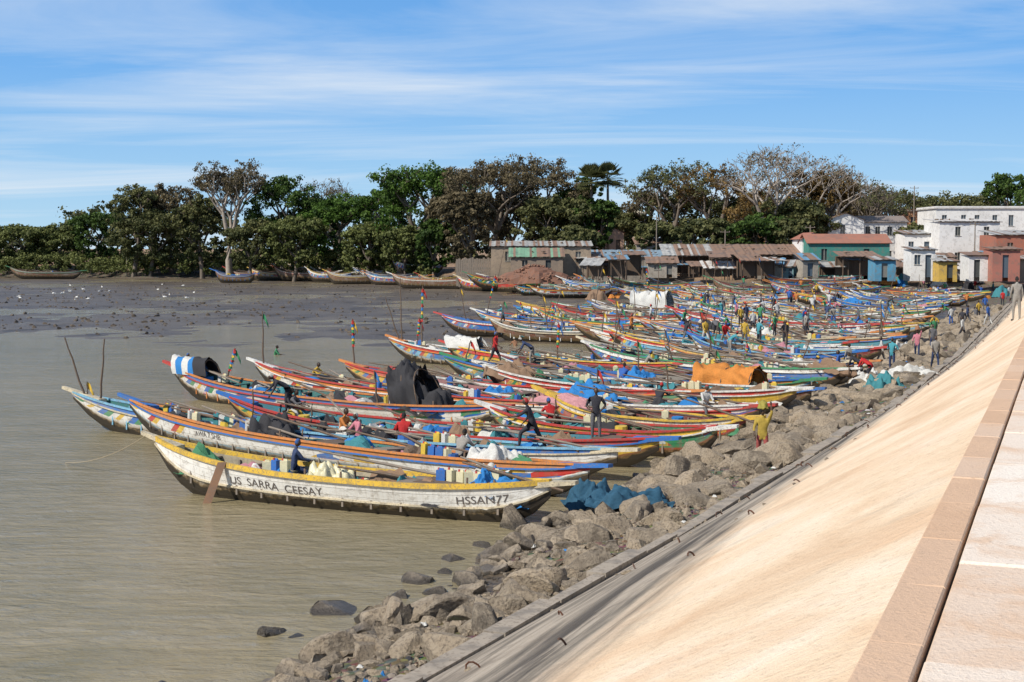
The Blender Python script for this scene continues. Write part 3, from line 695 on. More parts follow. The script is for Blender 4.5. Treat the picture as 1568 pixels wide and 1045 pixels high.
# ------------------------------------------------------------------ people
def make_body(pose):
    lean=pose.get('lean',0); T=Vector((math.sin(lean),0,math.cos(lean)))
    def dn(a,lat=0): return Vector((math.sin(a),lat,-math.cos(a))).normalized()
    J={}
    pel=Vector((0,0,0)); J['pel']=pel; J['sp']=pel+T*.20; J['ch']=pel+T*.40; J['nk']=pel+T*.54; J['hd']=J['nk']+Vector((math.sin(lean*.6+pose.get('head',0)),0,math.cos(lean*.6+pose.get('head',0))))*.10
    for sd,n_ in ((1,'L'),(-1,'R')):
        J['h'+n_]=pel+Vector((0,sd*.10,-.04)); a=pose['hip'+n_]; k=pose['kn'+n_]
        J['k'+n_]=J['h'+n_]+dn(a,sd*pose.get('spread',.06))*.44; J['a'+n_]=J['k'+n_]+dn(a-k)*.42
        J['f'+n_]=J['a'+n_]+Vector((.17,sd*.02,-.04))
        J['s'+n_]=pel+T*.47+Vector((0,sd*.19,0)); b_=pose['sh'+n_]; e=pose['el'+n_]
        J['e'+n_]=J['s'+n_]+dn(b_,sd*pose.get('abd',.18))*.29; J['w'+n_]=J['e'+n_]+dn(b_+e,-sd*pose.get('inw',.1))*.25
    names=list(J); idx={n:i for i,n in enumerate(names)}
    E=[('pel','sp'),('sp','ch'),('ch','nk'),('nk','hd')]
    for n_ in 'LR': E+=[('pel','h'+n_),('h'+n_,'k'+n_),('k'+n_,'a'+n_),('a'+n_,'f'+n_),('ch','s'+n_),('s'+n_,'e'+n_),('e'+n_,'w'+n_)]
    rad=dict(pel=(.135,.12),sp=(.135,.11),ch=(.15,.12),nk=(.06,.06),hd=(.055,.055))
    for n_ in 'LR': rad.update({'h'+n_:(.10,.10),'k'+n_:(.068,.068),'a'+n_:(.045,.045),'f'+n_:(.04,.035),'s'+n_:(.07,.07),'e'+n_:(.048,.048),'w'+n_:(.032,.03)})
    me=bpy.data.meshes.new("b"); me.from_pydata([J[n] for n in names],[(idx[a],idx[b_]) for a,b_ in E],[])
    ob=bpy.data.objects.new("b",me); scene.collection.objects.link(ob)
    md=ob.modifiers.new("s",'SKIN'); 
    for n in names:
        sv=me.skin_vertices[0].data[idx[n]]; sv.radius=rad[n]; sv.use_root=(n=='pel')
    sb=ob.modifiers.new("u",'SUBSURF'); sb.levels=1
    ev=ob.evaluated_get(bpy.context.evaluated_depsgraph_get()); m2=bpy.data.meshes.new_from_object(ev)
    V=np.array([v.co[:] for v in m2.vertices]); Fs=[tuple(p.vertices) for p in m2.polygons]
    bpy.data.objects.remove(ob)
    segs=[]
    for a,b_ in E:
        if a in('pel','sp','ch') and b_ in('sp','ch','nk') or (a=='ch'): r_=1
        elif b_=='hd': r_=0
        elif a=='pel' or a[0]=='h': r_=2
        elif a[0]=='k' : r_=3
        elif a[0]=='a': r_=4
        elif a[0]=='s': r_=1
        else: r_=6
        segs.append((np.array(J[a]),np.array(J[b_]),r_))
    mi=[]
    for f in Fs:
        c_=V[list(f)].mean(0); bd=9
        for A,B,r_ in segs:
            d=B-A; t=np.clip(np.dot(c_-A,d)/np.dot(d,d),0,1); e=np.linalg.norm(c_-A-d*t)-(.05 if r_==1 else 0)
            if e<bd: bd=e;br=r_
        mi.append(br)
    mb=MB(); mb.add([tuple(v) for v in V],Fs,mi)
    hc=J['hd']+(J['hd']-J['nk']).normalized()*.085+Vector((.015,0,0)); tl=lean*.6+pose.get('head',0); M=Matrix.Rotation(tl,3,'Y')
    n=16; mr=12; vs=[];fs=[]
    for i in range(mr+1):
        th=math.pi*i/mr
        for k in range(n):
            ph=2*math.pi*k/n; x=math.sin(th)*math.cos(ph); y=math.sin(th)*math.sin(ph); z=math.cos(th)
            jaw=1-.28*max(0,-z); px=x*.097*(1-.12*max(0,-z)); py=y*.076*jaw; pz=z*.122
            if x>.85 and abs(y)<.3 and -.35<z<.1: px+=.018*(1-abs(y)/.3)
            if x>.6 and -.05<z<.2 and .2<abs(y)<.6: px-=.008
            if x>.7 and -.62<z<-.45 and abs(y)<.4: px+=.006
            vs.append(M@Vector((px,py,pz))+hc)
    hm=[]
    for i in range(mr):
        for k in range(n):
            fs.append((i*n+k,(i+1)*n+k,(i+1)*n+(k+1)%n,i*n+(k+1)%n)); ph=2*math.pi*(k+.5)/n
            hm.append(5 if (i<3 or (i<7 and math.cos(ph)<.1)) else 0)
    mb.add(vs,fs,hm)
    for sd in (-1,1):
        e=M@Vector((.0,sd*.078,-.005))+hc; mb.ball(e,.026,0,6,(.6,.35,1)); e=M@Vector((.083,sd*.03,.012))+hc; mb.ball(e,.012,4,6)
    e=M@Vector((.088,0,-.055))+hc; mb.ball(e,.02,4,6,(.3,1.1,.3))
    for sd,n_ in ((1,'L'),(-1,'R')):
        w=J['w'+n_]; d=(w-J['e'+n_]).normalized(); a=d.cross(Vector((0,sd,0)));
        a=a.normalized() if a.length>.1 else Vector((1,0,0)); pn=d.cross(a).normalized()
        mb.tube([w-d*.02,w+d*.03,w+d*.08,w+d*.095],[.026,.038,.040,.03],8,0,flat=.5)
        for i,(off,ln) in enumerate(((-.028,.065),(-.010,.078),(.010,.074),(.028,.058))):
            p0=w+d*.085+a*off; p1=p0+d*ln*.5-pn*sd*.008; p2=p1+d*ln*.4-pn*sd*.022; mb.tube([p0,p1,p2],[.010,.009,.007],5,0)
        p0=w+d*.03+a*.03; mb.tube([p0,p0+a*.028+d*.022,p0+a*.036+d*.052],[.013,.011,.008],5,0)
    low=min(v[2] for v in mb.v)
    return mb,low
POSE={'stand':dict(hipL=.05,hipR=-.06,knL=.02,knR=.02,shL=.15,shR=-.1,elL=.3,elR=.25),
 'walk':dict(lean=.08,hipL=.5,hipR=-.3,knL=.25,knR=.3,shL=-.4,shR=.5,elL=.3,elR=.5),
 'bend':dict(lean=1.05,hipL=.2,hipR=-.1,knL=.25,knR=.1,shL=.35,shR=.6,elL=.2,elR=.3,head=.1,spread=.15),
 'reach':dict(lean=.3,hipL=.35,hipR=-.15,knL=.3,knR=.1,shL=1.3,shR=1.0,elL=.3,elR=.5,spread=.15),
 'stride':dict(lean=.35,hipL=1.0,hipR=-.45,knL=.9,knR=.1,shL=.9,shR=.2,elL=.5,elR=.5,spread=.15),
 'sit':dict(lean=.18,hipL=1.45,hipR=1.35,knL=1.35,knR=1.2,shL=.5,shR=.7,elL=.8,elR=.7,spread=.2,head=.1),
 'sith':dict(lean=.5,hipL=1.5,hipR=1.5,knL=1.6,knR=1.3,shL=.8,shR=.9,elL=.5,elR=.9,spread=.2),
 'carry':dict(lean=.03,hipL=.25,hipR=-.2,knL=.2,knR=.15,shL=2.6,shR=.2,elL=.7,elR=.3,abd=.3),
 'hips':dict(hipL=.05,hipR=.02,knL=.02,knR=.1,shL=-.35,shR=-.35,elL=1.2,elR=1.2,abd=.6,inw=.7)}
BD={}
for kx,pz in POSE.items():
    mb,low=make_body(pz); o=mb.build("body_"+kx,[DARK]*7,smooth=True); me=o.data; bpy.data.objects.remove(o); BD[kx]=(me,low)
SK=[paint((.055,.03,.02),.5,.1,"skin"),paint((.08,.045,.028),.5,.1,"skin")]
HAIR=paint((.012,.01,.01),.9,.1,"hair")
CL=[(.48,.02,.02),(.55,.36,.05),(.03,.11,.38),(.55,.55,.53),(.03,.03,.04),(.55,.2,.25),(.05,.25,.11),(.5,.18,.04),(.06,.3,.36),(.12,.12,.13),(.3,.28,.25),(.03,.05,.12)]
def person(pos,pose,shirt,pants,face=0,scale=1.0,shorts=False,sleeve=False,hat=None,name="man",load=None):
    me,low=BD[pose]; ob=bpy.data.objects.new(name,me); scene.collection.objects.link(ob)
    sk=random.choice(SK); sm=cloth(shirt,"shirt"); pm=cloth(pants,"trousers")
    mats=[sk,sm,pm,sk if shorts else pm,paint((.03,.025,.02),.7,.1,"shoes"),HAIR if hat is None else cloth(hat,"cap"),sm if sleeve else sk]
    for i,mm in enumerate(mats): ob.material_slots[i].link='OBJECT'; ob.material_slots[i].material=mm
    off=-low if pose[:3]!='sit' else .10
    ob.location=Vector(pos)+Vector((0,0,off*scale)); ob.rotation_euler[2]=face; ob.scale=(scale*random.uniform(.92,1.05),)*2+(scale,)
    if load is not None:
        mb=MB(); mb.drape((0,0,.84),.42,.34,.24,0,0,p=2.2,wr=.08,n=10,seed=3); mb.drape((0,0,.84),.42,.34,-.03,0,0,p=2.2,wr=.02,n=6); mb.build("head_load",[cloth(load,"sack")],parent=ob,smooth=True)
    return ob
def on_boat(u,v,pose,shirt,pants,face,**k):
    z=.68 if pose[:3]!='sit' else .8
    q,b=snap(u,v,z)
    if not b or b[0]>2.2: q=on_ground(u,v); return person(q,pose,shirt,pants,face,**k)
    bi,lx,ly=b[1],b[2],b[3]; h=bi['h']
    f_=.5 if pose[:3]=='sit' else .4
    t=min(bi['th'],key=lambda t:abs(t[0]-lx)); lx=t[0]; zz=t[1]; ly=max(-t[2]*f_,min(t[2]*f_,ly))
    off=bi['pos']+Vector((math.cos(h)*lx-math.sin(h)*ly,math.sin(h)*lx+math.cos(h)*ly,zz))
    return person(off,pose,shirt,pants,face,**k)
r_,y_,b_,w_,k_,pk,gr,orr,cy,dg,gy,nv_=CL
for a in [(615,668,'sit',r_,nv_,1.6),(596,666,'sith',r_,k_,1.9),(550,668,'sit',pk,nv_,-2.6),(528,660,'sit',orr,b_,-.5),(472,714,'sit',nv_,nv_,.4),(515,698,'sith',gy,dg,2.5),
 (358,632,'bend',k_,k_,-2.9),(430,628,'sit',k_,y_,-.6),(447,632,'sith',dg,w_,-.3),(470,580,'sith',y_,nv_,-.5),(280,562,'sith',r_,k_,0),(421,550,'sit',gr,k_,0),(622,635,'stand',gy,dg,-1.4),
 (757,568,'walk',r_,k_,-.4),(765,505,'reach',cy,k_,3.0),(745,515,'sith',w_,nv_,1),(872,700,'stride',k_,k_,2.9),(975,694,'hips',k_,dg,-1.6),(1045,630,'sit',w_,dg,-1.2),(920,588,'sith',b_,r_,1),
 (895,524,'walk',orr,k_,-.6),(1035,530,'stride',k_,dg,.4),(1090,535,'walk',y_,w_,-1.2),(1125,548,'bend',cy,gy,.5),(1155,538,'stand',y_,dg,-1.6),(1150,505,'sit',w_,k_,1),(1160,514,'stand',w_,k_,2),
 (1205,540,'hips',k_,k_,-1),(1020,618,'sith',k_,r_,1),(990,565,'sith',gy,k_,0),(735,564,'bend',nv_,gy,3),(790,535,'sith',(.3,.15,.08),dg,2),(1240,510,'stand',b_,k_,-1),(1185,474,'stand',b_,k_,1),(1215,474,'walk',orr,k_,1),(1275,474,'stand',w_,b_,1),
 (700,695,'sith',gy,k_,1),(860,650,'sith',r_,dg,2),(660,560,'sith',w_,b_,1)]:
    on_boat(a[0],a[1],a[2],a[3],a[4],a[5],shorts=random.random()<.3,sleeve=random.random()<.4,hat=random.choice([None,None,(.42,.03,.03),(.5,.5,.45),(.03,.1,.3)]))
for (u,v,ps,sh,pa,fc,kw) in [(1167,713,'carry',(.42,.3,.05),(.35,.08,.07),-1.7,dict(shorts=True,load=(.3,.26,.05))),(1270,588,'bend',b_,k_,2.6,dict(hat=y_)),(1283,590,'stand',b_,nv_,2.8,{}),(1317,583,'bend',k_,k_,2.6,{}),(1333,588,'bend',r_,k_,2.4,{}),
 (1350,560,'walk',w_,gy,2.8,dict(sleeve=True)),(1404,550,'carry',pk,nv_,-2,dict(load=(.3,.15,.08))),(1428,540,'stand',dg,nv_,-1.6,{}),(1474,522,'walk',w_,k_,2.3,dict(shorts=True)),(1513,500,'walk',b_,w_,2.2,{}),(1508,480,'stand',b_,dg,-1.5,{}),
 (1556,492,'stand',gy,gy,1.6,dict(sleeve=True)),(1480,470,'walk',orr,k_,1,{}),(1456,500,'stand',w_,b_,2,{}),(1390,520,'sith',orr,k_,2,{}),(1255,560,'sith',b_,k_,2,{}),(1535,470,'stand',r_,k_,1.5,{}),(1545,458,'walk',w_,dg,2,{}),(1498,490,'hips',y_,k_,2,{}),(1300,575,'stand',gy,k_,2,{})]:
    p=on_ground(u,v); person(p,ps,sh,pa,fc,name="man",**kw)
for i in range(58):
    u=random.triangular(940,1500,1160); v=random.triangular(430,545,500)
    on_boat(u,v,random.choice(['stand','stand','walk','bend','reach','sit','sith','hips','stride']),random.choice(CL),random.choice([k_,nv_,dg,gy,b_]),random.uniform(0,6.28),shorts=random.random()<.4,scale=random.uniform(.93,1.03),hat=random.choice([None,None,None,y_,r_,w_]))
for i in range(7):
    s=random.uniform(75,150); p=W(s,float(toe(s))-random.uniform(.6,4)); p.z=cover(p.x,p.y)+.12; person(p,random.choice(['stand','walk','bend','hips','carry','sith']),random.choice(CL),random.choice([k_,nv_,dg,gy]),random.uniform(0,6.28))
for i in range(30):
    u=random.uniform(1080,1565); v=random.uniform(405,430); p=at_range(u,v,random.uniform(188,212)); p.z=cover(p.x,p.y); person(p,random.choice(['stand','walk','hips','carry']),random.choice(CL),random.choice([k_,nv_,dg]),random.uniform(0,6.28))
# ------------------------------------------------------------------ trees
BARK=paint((.16,.13,.10),.9,.5,"bark",1.5); BARKP=paint((.36,.31,.26),.9,.4,"pale_bark",1.5)
LM=dict(green=leafmat("leaf_green",(.020,.042,.010),(.09,.15,.03)),bright=leafmat("leaf_bright",(.022,.052,.009),(.105,.19,.03)),brown=leafmat("leaf_dry",(.06,.052,.03),(.21,.17,.095)),
        olive=leafmat("leaf_olive",(.04,.054,.02),(.18,.18,.07)),mang=leafmat("leaf_mangrove",(.05,.065,.018),(.20,.225,.075)),orange=leafmat("leaf_rust",(.08,.055,.02),(.28,.18,.06)))
def leaves(name,cl,per,size,mat,parent=None,loc=None):
    cl=np.array(cl); n=len(cl); tot=n*per
    d=rng.normal(size=(tot,3)); d/=np.linalg.norm(d,axis=1)[:,None]; rr=rng.random(tot)**(1/2.0)
    cr=np.repeat(cl,per,axis=0)
    p=cr[:,:3]+d*(rr*cr[:,3])[:,None]*np.array([1,1,.72])
    nrm=d*.9+rng.normal(size=(tot,3))*.55+np.array([0,0,.25]); nrm/=np.linalg.norm(nrm,axis=1)[:,None]
    t=np.cross(nrm,rng.normal(size=(tot,3))); t/=np.linalg.norm(t,axis=1)[:,None]; b=np.cross(nrm,t)
    sz=size*rng.uniform(.6,1.4,tot)[:,None]
    V=np.stack([p-t*sz*.5-b*sz*.12,p+b*sz*-.4,p+t*sz*.55+b*sz*.05,p+b*sz*.42],1).reshape(-1,3)
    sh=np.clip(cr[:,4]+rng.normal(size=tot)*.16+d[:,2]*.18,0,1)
    ob=npmesh(name,V,np.arange(tot*4).reshape(-1,4),mat,np.repeat(sh,4))
    if parent: ob.parent=parent
    return ob
def tree(u,vtop,wpx,D,kind='dense',mat='green',seed=0,name="tree",bark=None,zb=None,per=None,size=None):
    r=random.Random(seed*101+3); base=at_range(u,400,D); base.z=float(cover(base.x,base.y))-.2 if zb is None else zb
    H=at_range(u,vtop,D).z-base.z; Wd=wpx/F*D
    segs=[];tips=[]
    def grow(p,d,ln,rad,dep,mx):
        q=p+d*ln*.5+Vector((r.uniform(-1,1),r.uniform(-1,1),r.uniform(-.3,.6)))*ln*.08; e=q+(d+Vector((r.uniform(-.25,.25),r.uniform(-.25,.25),r.uniform(-.05,.2)))).normalized()*ln*.5
        segs.append(([p,q,e],[rad,rad*.82,rad*.62]))
        if dep>=mx: tips.append(e); return
        if dep>=mx-1: tips.append(q.lerp(e,.5))
        nc=r.choice([2,3,3]) if dep>0 else r.choice([3,4,5])
        a0=r.uniform(0,6.28)
        for i in range(nc):
            a=a0+6.28*i/nc+r.uniform(-.4,.4); sp_=r.uniform(.45,.95)
            dd=(d*.75+Vector((math.cos(a)*sp_,math.sin(a)*sp_,r.uniform(-.05,.35)))).normalized()
            grow(e,dd,ln*r.uniform(.62,.82),rad*.58,dep+1,mx)
    mx={'dense':4,'sparse':5,'bare':6}[kind]
    grow(Vector((0,0,0)),Vector((r.uniform(-.08,.08),r.uniform(-.08,.08),1)).normalized(),{'dense':2.2,'sparse':3.2 if bark else 2.2,'bare':2.8}[kind],.42,0,mx)
    T=np.array([t[:] for t in tips]); hx=np.percentile(np.abs(T[:,0]),96); hy=np.percentile(np.abs(T[:,1]),96); hz=T[:,2].max()
    pad=.92; sx_=Wd/2/hx*pad; sz_=H/hz*.96; sy_=sx_*hx/hy*.8
    S=lambda p:Vector((p[0]*sx_,p[1]*sy_,p[2]*sz_))
    e=empty(name,base); mb=MB(); rs=H/20*.9+.1
    for pts,rad in segs: mb.tube([S(p) for p in pts],[max(.035,x*rs*1.6) for x in rad],6 if rad[0]>.1 else 4,0,cap=False)
    mb.build("trunk_and_limbs",[bark or BARK],parent=e,smooth=True)
    if kind=='dense':
        cl=[]
        for t in tips: p=S(t); cl.append((p.x,p.y,p.z,Wd*r.uniform(.06,.10),r.uniform(.1,.8)))
        zc=H*.58; hzc=H*.42
        for i in range(112):
            a=r.uniform(0,6.28); c_=r.uniform(-.95,1); q=math.sqrt(max(0,1-c_*c_))*r.uniform(.82,1.02); rr=r.uniform(.7,1.04)
            lump=1+.18*math.sin(a*3+seed)+.13*math.sin(a*5+c_*4)
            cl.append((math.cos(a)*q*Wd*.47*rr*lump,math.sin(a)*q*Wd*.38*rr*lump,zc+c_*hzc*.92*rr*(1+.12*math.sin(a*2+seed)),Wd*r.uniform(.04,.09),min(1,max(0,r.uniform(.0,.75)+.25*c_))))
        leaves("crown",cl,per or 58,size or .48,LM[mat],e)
    elif kind=='sparse':
        cl=[]
        for t in tips:
            if r.random()<.9: p=S(t); cl.append((p.x,p.y,p.z,r.uniform(.5,1.5)*Wd/16,r.uniform(.1,.95)))
        leaves("crown",cl,per or 26,size or .36,LM[mat],e)
    else:
        cl=[]
        for t in tips:
            if r.random()<.22: p=S(t); cl.append((p.x,p.y,p.z,.8,r.uniform(.1,.9)))
        if cl: leaves("crown",cl,per or 10,size or .32,LM[mat],e)
def palm(u,vtop,wpx,D,seed):
    r=random.Random(seed); base=at_range(u,400,D); base.z=float(cover(base.x,base.y)); H=at_range(u,vtop,D).z-base.z-wpx/F*D*.42
    e=empty("palm_tree",base); mb=MB(); mb.tube([(0,0,0),(.15,0,H*.4),(.05,.1,H*.75),(0,0,H)],[.35,.27,.25,.2],8,0); mb.build("trunk",[BARK],parent=e,smooth=True)
    mb=MB(); Rr=wpx/F*D*.5
    for i in range(34):
        a=r.uniform(0,6.28); el=r.uniform(-.5,1.35); c_=Vector((0,0,H)); d=Vector((math.cos(a)*math.cos(el),math.sin(a)*math.cos(el),math.sin(el)))
        st=c_+d*Rr*.45; mb.tube([c_,st],.05,4,0)
        sd=d.cross(Vector((0,0,1))).normalized()
        for k in range(15):
            f=(k-7)/7*1.25; dd=(d*math.cos(f)+sd*math.sin(f)).normalized(); tip=st+dd*Rr*.6*(1-.2*abs(f))-Vector((0,0,.25)); ww=sd*.12*math.cos(f)+d*-.12*math.sin(f)
            m_=st+dd*Rr*.35; mb.add([st,m_+ww,tip,m_-ww],[(0,1,2,3)],0)
    o=mb.build("fronds",[LM['olive']],parent=e); a=o.data.attributes.new('shade','FLOAT','POINT'); a.data.foreach_set('value',rng.uniform(.1,.7,len(o.data.vertices)).astype(np.float32))
TR=[(205,285,90,330,'dense','olive'),(262,282,100,335,'dense','brown'),(352,240,105,315,'sparse','brown','kapok_tree',BARKP),(432,264,115,318,'dense','green'),(515,266,100,335,'bare','brown'),
 (310,300,80,325,'dense','olive'),(520,296,110,308,'dense','bright'),(480,300,90,320,'dense','green'),(640,252,160,288,'dense','bright','mango_tree'),(590,285,90,300,'dense','bright'),(700,285,90,280,'dense','brown'),
 (755,232,150,268,'sparse','brown','kapok_tree'),(835,238,130,272,'sparse','brown','kapok_tree'),(720,290,90,262,'dense','brown'),(885,270,100,270,'dense','green'),(850,300,120,262,'dense','olive'),(790,285,130,275,'dense','brown'),(910,305,70,262,'dense','green'),
 (1030,241,140,290,'sparse','olive','acacia_tree'),(1095,246,120,285,'sparse','orange','acacia_tree'),(1000,270,90,300,'sparse','brown','acacia_tree'),(1190,212,175,262,'bare','brown','silk_cotton_tree',BARKP),(1258,232,150,265,'bare','brown','silk_cotton_tree',BARKP),(1260,258,110,268,'dense','orange'),
 (1180,280,130,268,'sparse','orange','acacia_tree'),(1215,305,110,262,'dense','olive'),(1345,268,120,285,'bare','olive','baobab_tree'),(1360,285,110,300,'sparse','olive','acacia_tree'),(1300,290,90,300,'sparse','brown','acacia_tree'),(1465,292,130,330,'dense','olive','acacia_tree'),(1550,262,100,300,'dense','green','acacia_tree'),(1140,290,100,290,'dense','olive'),(1060,290,120,300,'dense','olive'),(1420,300,90,330,'dense','olive'),(1510,298,90,330,'dense','olive'),
 (1620,280,120,290,'dense','green'),(30,345,90,350,'dense','mang'),(90,340,80,350,'dense','mang'),(150,325,90,345,'dense','green'),(230,320,120,330,'dense','olive'),(-40,345,100,350,'dense','mang'),(385,335,80,305,'dense','olive'),(450,330,90,300,'dense','mang'),(560,340,90,292,'dense','mang'),(620,345,80,280,'dense','mang'),(960,325,90,300,'dense','olive'),(665,335,60,270,'dense','green'),
 (1000,340,70,252,'dense','olive'),(1075,335,90,246,'dense','olive'),(1160,330,100,243,'dense','green'),(1210,335,70,240,'dense','olive'),(1400,345,60,258,'dense','olive'),(880,345,60,250,'dense','olive')]
for i,t in enumerate(TR):
    tree(t[0],t[1],t[2],t[3],t[4],t[5],seed=i+1,name=(t[6] if len(t)>6 else 'tree'),bark=(t[7] if len(t)>7 else None),per=(36 if t[4]=='sparse' and 'kapok' in (t[6] if len(t)>6 else '') else None))
palm(905,252,62,262,3); palm(930,249,60,265,5)
cl=[]
for i in range(1500):
    u=random.uniform(-120,660); p=at_range(u,400,1); x=p.x; D=320
    for _ in range(4): D=float(bankline(x*D))
    D+=random.uniform(-6,14); X_=x*D; hmax=(4.2+2.6*float(vnoise(np.array(X_),np.array(0.),.12,4)))*(1 if u>100 else .9)
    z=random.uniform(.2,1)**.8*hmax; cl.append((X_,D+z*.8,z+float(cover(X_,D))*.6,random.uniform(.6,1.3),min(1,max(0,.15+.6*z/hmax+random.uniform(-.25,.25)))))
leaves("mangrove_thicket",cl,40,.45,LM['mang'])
cl=[]
for i in range(1300):
    u=random.uniform(-200,1800); D=random.uniform(360,420); p=at_range(u,400,D); hm=13+6*float(vnoise(np.array(u*1.),np.array(0.),.012,8)); hm*= (.6 if u<100 else 1)
    cl.append((p.x,D,2+hm*random.random(),random.uniform(1.5,3),random.uniform(0,.6)))
leaves("background_woods",cl,30,1.0,LM['olive'])
# ------------------------------------------------------------------ buildings
TIN=paint((.42,.42,.40),.5,.7,"tin_sheet",.8); TINR=paint((.25,.15,.10),.7,.9,"rusty_tin",.8)
def mute(c,f=.15):
    g=sum(c)/3; return tuple(x*(1-f)+g*f for x in c)
def shed(name,u0,u1,vt,D,depth,wallc,roofc,roof='mono',base_z=3.0,wins=2,door=True,storeys=1,ang=0.0,rh=.9,post=False):
    a=at_range(u0,400,D).x; b2=at_range(u1,400,D).x; w=b2-a; top=at_range(u0,vt,D).z; h=top-base_z
    e=empty(name,((a+b2)/2,D+depth/2,base_z),ang)
    wm=paint(mute(wallc),.85,.28 if wallc[0]>.55 and wallc[2]>.5 else .6,"wall_render",.35); rm=roofc if not isinstance(roofc,tuple) else paint(mute(roofc),.7,.6,"roof_sheet",.5)
    wh=h-(rh if roof!='flat' else .25)
    mb=MB()
    if post:
        for i in range(int(w/2.2)+1):
            for yy in (-depth/2+.2,depth/2-.2): mb.tube([(-w/2+.15+i*(w-.3)/max(1,int(w/2.2)),yy,-.5),(-w/2+.15+i*(w-.3)/max(1,int(w/2.2)),yy,wh)],.08,6,0)
        mb.box((0,depth/2-.1,wh/2),(w,.08,wh),0)
    else:
        t=.2
        mb.box((0,depth/2-t/2,wh/2-.3),(w,t,wh+.6),0); mb.box((-w/2+t/2,0,wh/2-.3),(t,depth-2*t-.004,wh+.6),0); mb.box((w/2-t/2,0,wh/2-.3),(t,depth-2*t-.004,wh+.6),0)
        n=wins+(1 if door else 0); rj=random.Random(int(u0)); xs_=[-w/2+w*(i+.5+rj.uniform(-.12,.12))/max(1,n) for i in range(n)]; cur=-w/2
        for sidx in range(storeys):
            z0=sidx*wh/storeys; z1=(sidx+1)*wh/storeys; cur=-w/2; lo=z0-(.6 if sidx==0 else 0)
            for i,x in enumerate(xs_):
                isd=door and i==n//2 and sidx==0; ow=min(.45 if isd else .45,w/n*.3); zb=z0 if isd else z0+(z1-z0)*.45; zt=z0+(z1-z0)*.8
                mb.box(((cur+x-ow)/2,-depth/2+t/2,(lo+z1)/2),(x-ow-cur,t,z1-lo),0)
                mb.box((x,-depth/2+t/2,(zt+z1)/2),(2*ow,t,z1-zt),0)
                if not isd: mb.box((x,-depth/2+t/2,(lo+zb)/2),(2*ow,t,zb-lo),0)
                mb.box((x,-depth/2+t+.05,(zb+zt)/2),(2*ow+.2,.05,zt-zb+.1),1)
                if not isd:
                    mb.box((x,-depth/2+.06,(zb+zt)/2),(.05,.04,zt-zb),2); mb.box((x,-depth/2-.03,zb-.04),(2*ow+.2,.12,.06),2)
                cur=x+ow
            mb.box(((cur+w/2)/2,-depth/2+t/2,(lo+z1)/2),(w/2-cur,t,z1-lo),0)
    rj=random.Random(int(u1*7))
    shut=paint(rj.choice([(.05,.06,.06),(.08,.12,.16),(.12,.08,.05),(.2,.2,.18)]),.6,.4,"shutter")
    mb.build("walls",[wm if not post else WOOD,shut,paint((.5,.48,.42),.6,.3,"frames")],parent=e)
    mb=MB(); ov=.35
    if roof=='mono':
        n=max(6,int(w/.35)); vs=[]
        for i in range(n+1):
            x=-w/2-ov+(w+2*ov)*i/n; dz=.05*(i%2)+random.uniform(-.04,.04)
            vs+=[(x,-depth/2-ov+random.uniform(-.15,.1),wh+.02+dz),(x,depth/2+ov,wh+rh+dz)]
        mb.add(vs,[(2*i,2*i+2,2*i+3,2*i+1) for i in range(n)],[0 if random.random()<.7 else 2 for i in range(n)])
        mb.add([(x,y,z-.05) for x,y,z in vs],[(2*i+1,2*i+3,2*i+2,2*i) for i in range(n)],0)
        mb.box((0,-depth/2-ov+.12,wh-.09),(w+2*ov,.04,.10),1)
        for i in range(int(w/1.6)):
            mb.box((random.uniform(-w/2,w/2),random.uniform(-depth/2,depth/2)*.6,wh+rh*.5+.15),(random.uniform(.2,.6),random.uniform(.2,.5),random.uniform(.1,.25)),1,rz=random.uniform(0,3))
        mats=[rm,WOOD,TINR]
    else: mats=[rm,WOOD,wm]
    if roof=='gable':
        x0,x1=-w/2-ov,w/2+ov; y0,y1=-depth/2-ov,depth/2+ov
        mb.add([(x0,y0,wh-.1),(x1,y0,wh-.1),(x1,0,wh+rh),(x0,0,wh+rh),(x0,y1,wh-.1),(x1,y1,wh-.1)],[(0,1,2,3),(3,2,5,4)],0)
        mb.add([(x0,y0,wh-.18),(x1,y0,wh-.18),(x1,0,wh+rh-.08),(x0,0,wh+rh-.08),(x0,y1,wh-.18),(x1,y1,wh-.18)],[(3,2,1,0),(4,5,2,3)],0)
        for x in (-w/2,w/2): mb.add([(x,-depth/2,wh),(x,depth/2,wh),(x,0,wh+rh-.1)],[(0,1,2)],2)
    elif roof=='gable_front':
        x0,x1=-w/2-ov,w/2+ov; y0,y1=-depth/2-ov,depth/2+ov
        mb.add([(x0,y0,wh-.1),(0,y0,wh+rh),(0,y1,wh+rh),(x0,y1,wh-.1),(x1,y0,wh-.1),(x1,y1,wh-.1)],[(0,1,2,3),(1,4,5,2)],0)
        for y in (-depth/2,depth/2): mb.add([(-w/2,y,wh),(w/2,y,wh),(0,y,wh+rh-.12)],[(0,1,2)],2)
    elif roof=='flat':
        mb.box((0,0,wh+.12),(w+.5,depth+.5,.22),0)
        for x in (-w/2-.15,w/2+.15): mb.box((x,0,wh+.36),(.12,depth+.3,.26),2)
        mb.box((0,-depth/2-.19,wh+.36),(w+.18,.12,.26),2)
    mb.build("roof",mats,parent=e); return e
WH=(.78,.775,.75)
shed("mud_brick_shack",752,905,369,236,6,(.36,.27,.18),TIN,wins=2,rh=.9)
shed("green_roofed_shack",782,862,380,231,4,(.30,.22,.15),(.16,.36,.22),wins=1,rh=1.5)
shed("stone_store",905,1085,383,240,5,(.34,.29,.23),(.20,.32,.42),wins=2,rh=1.2)
shed("tin_shelter",1018,1098,374,232,6,(.4,.35,.3),TIN,rh=1.9,post=True)
shed("market_shelter",1098,1238,374,226,7,(.3,.2,.12),TINR,rh=1.7,post=True)
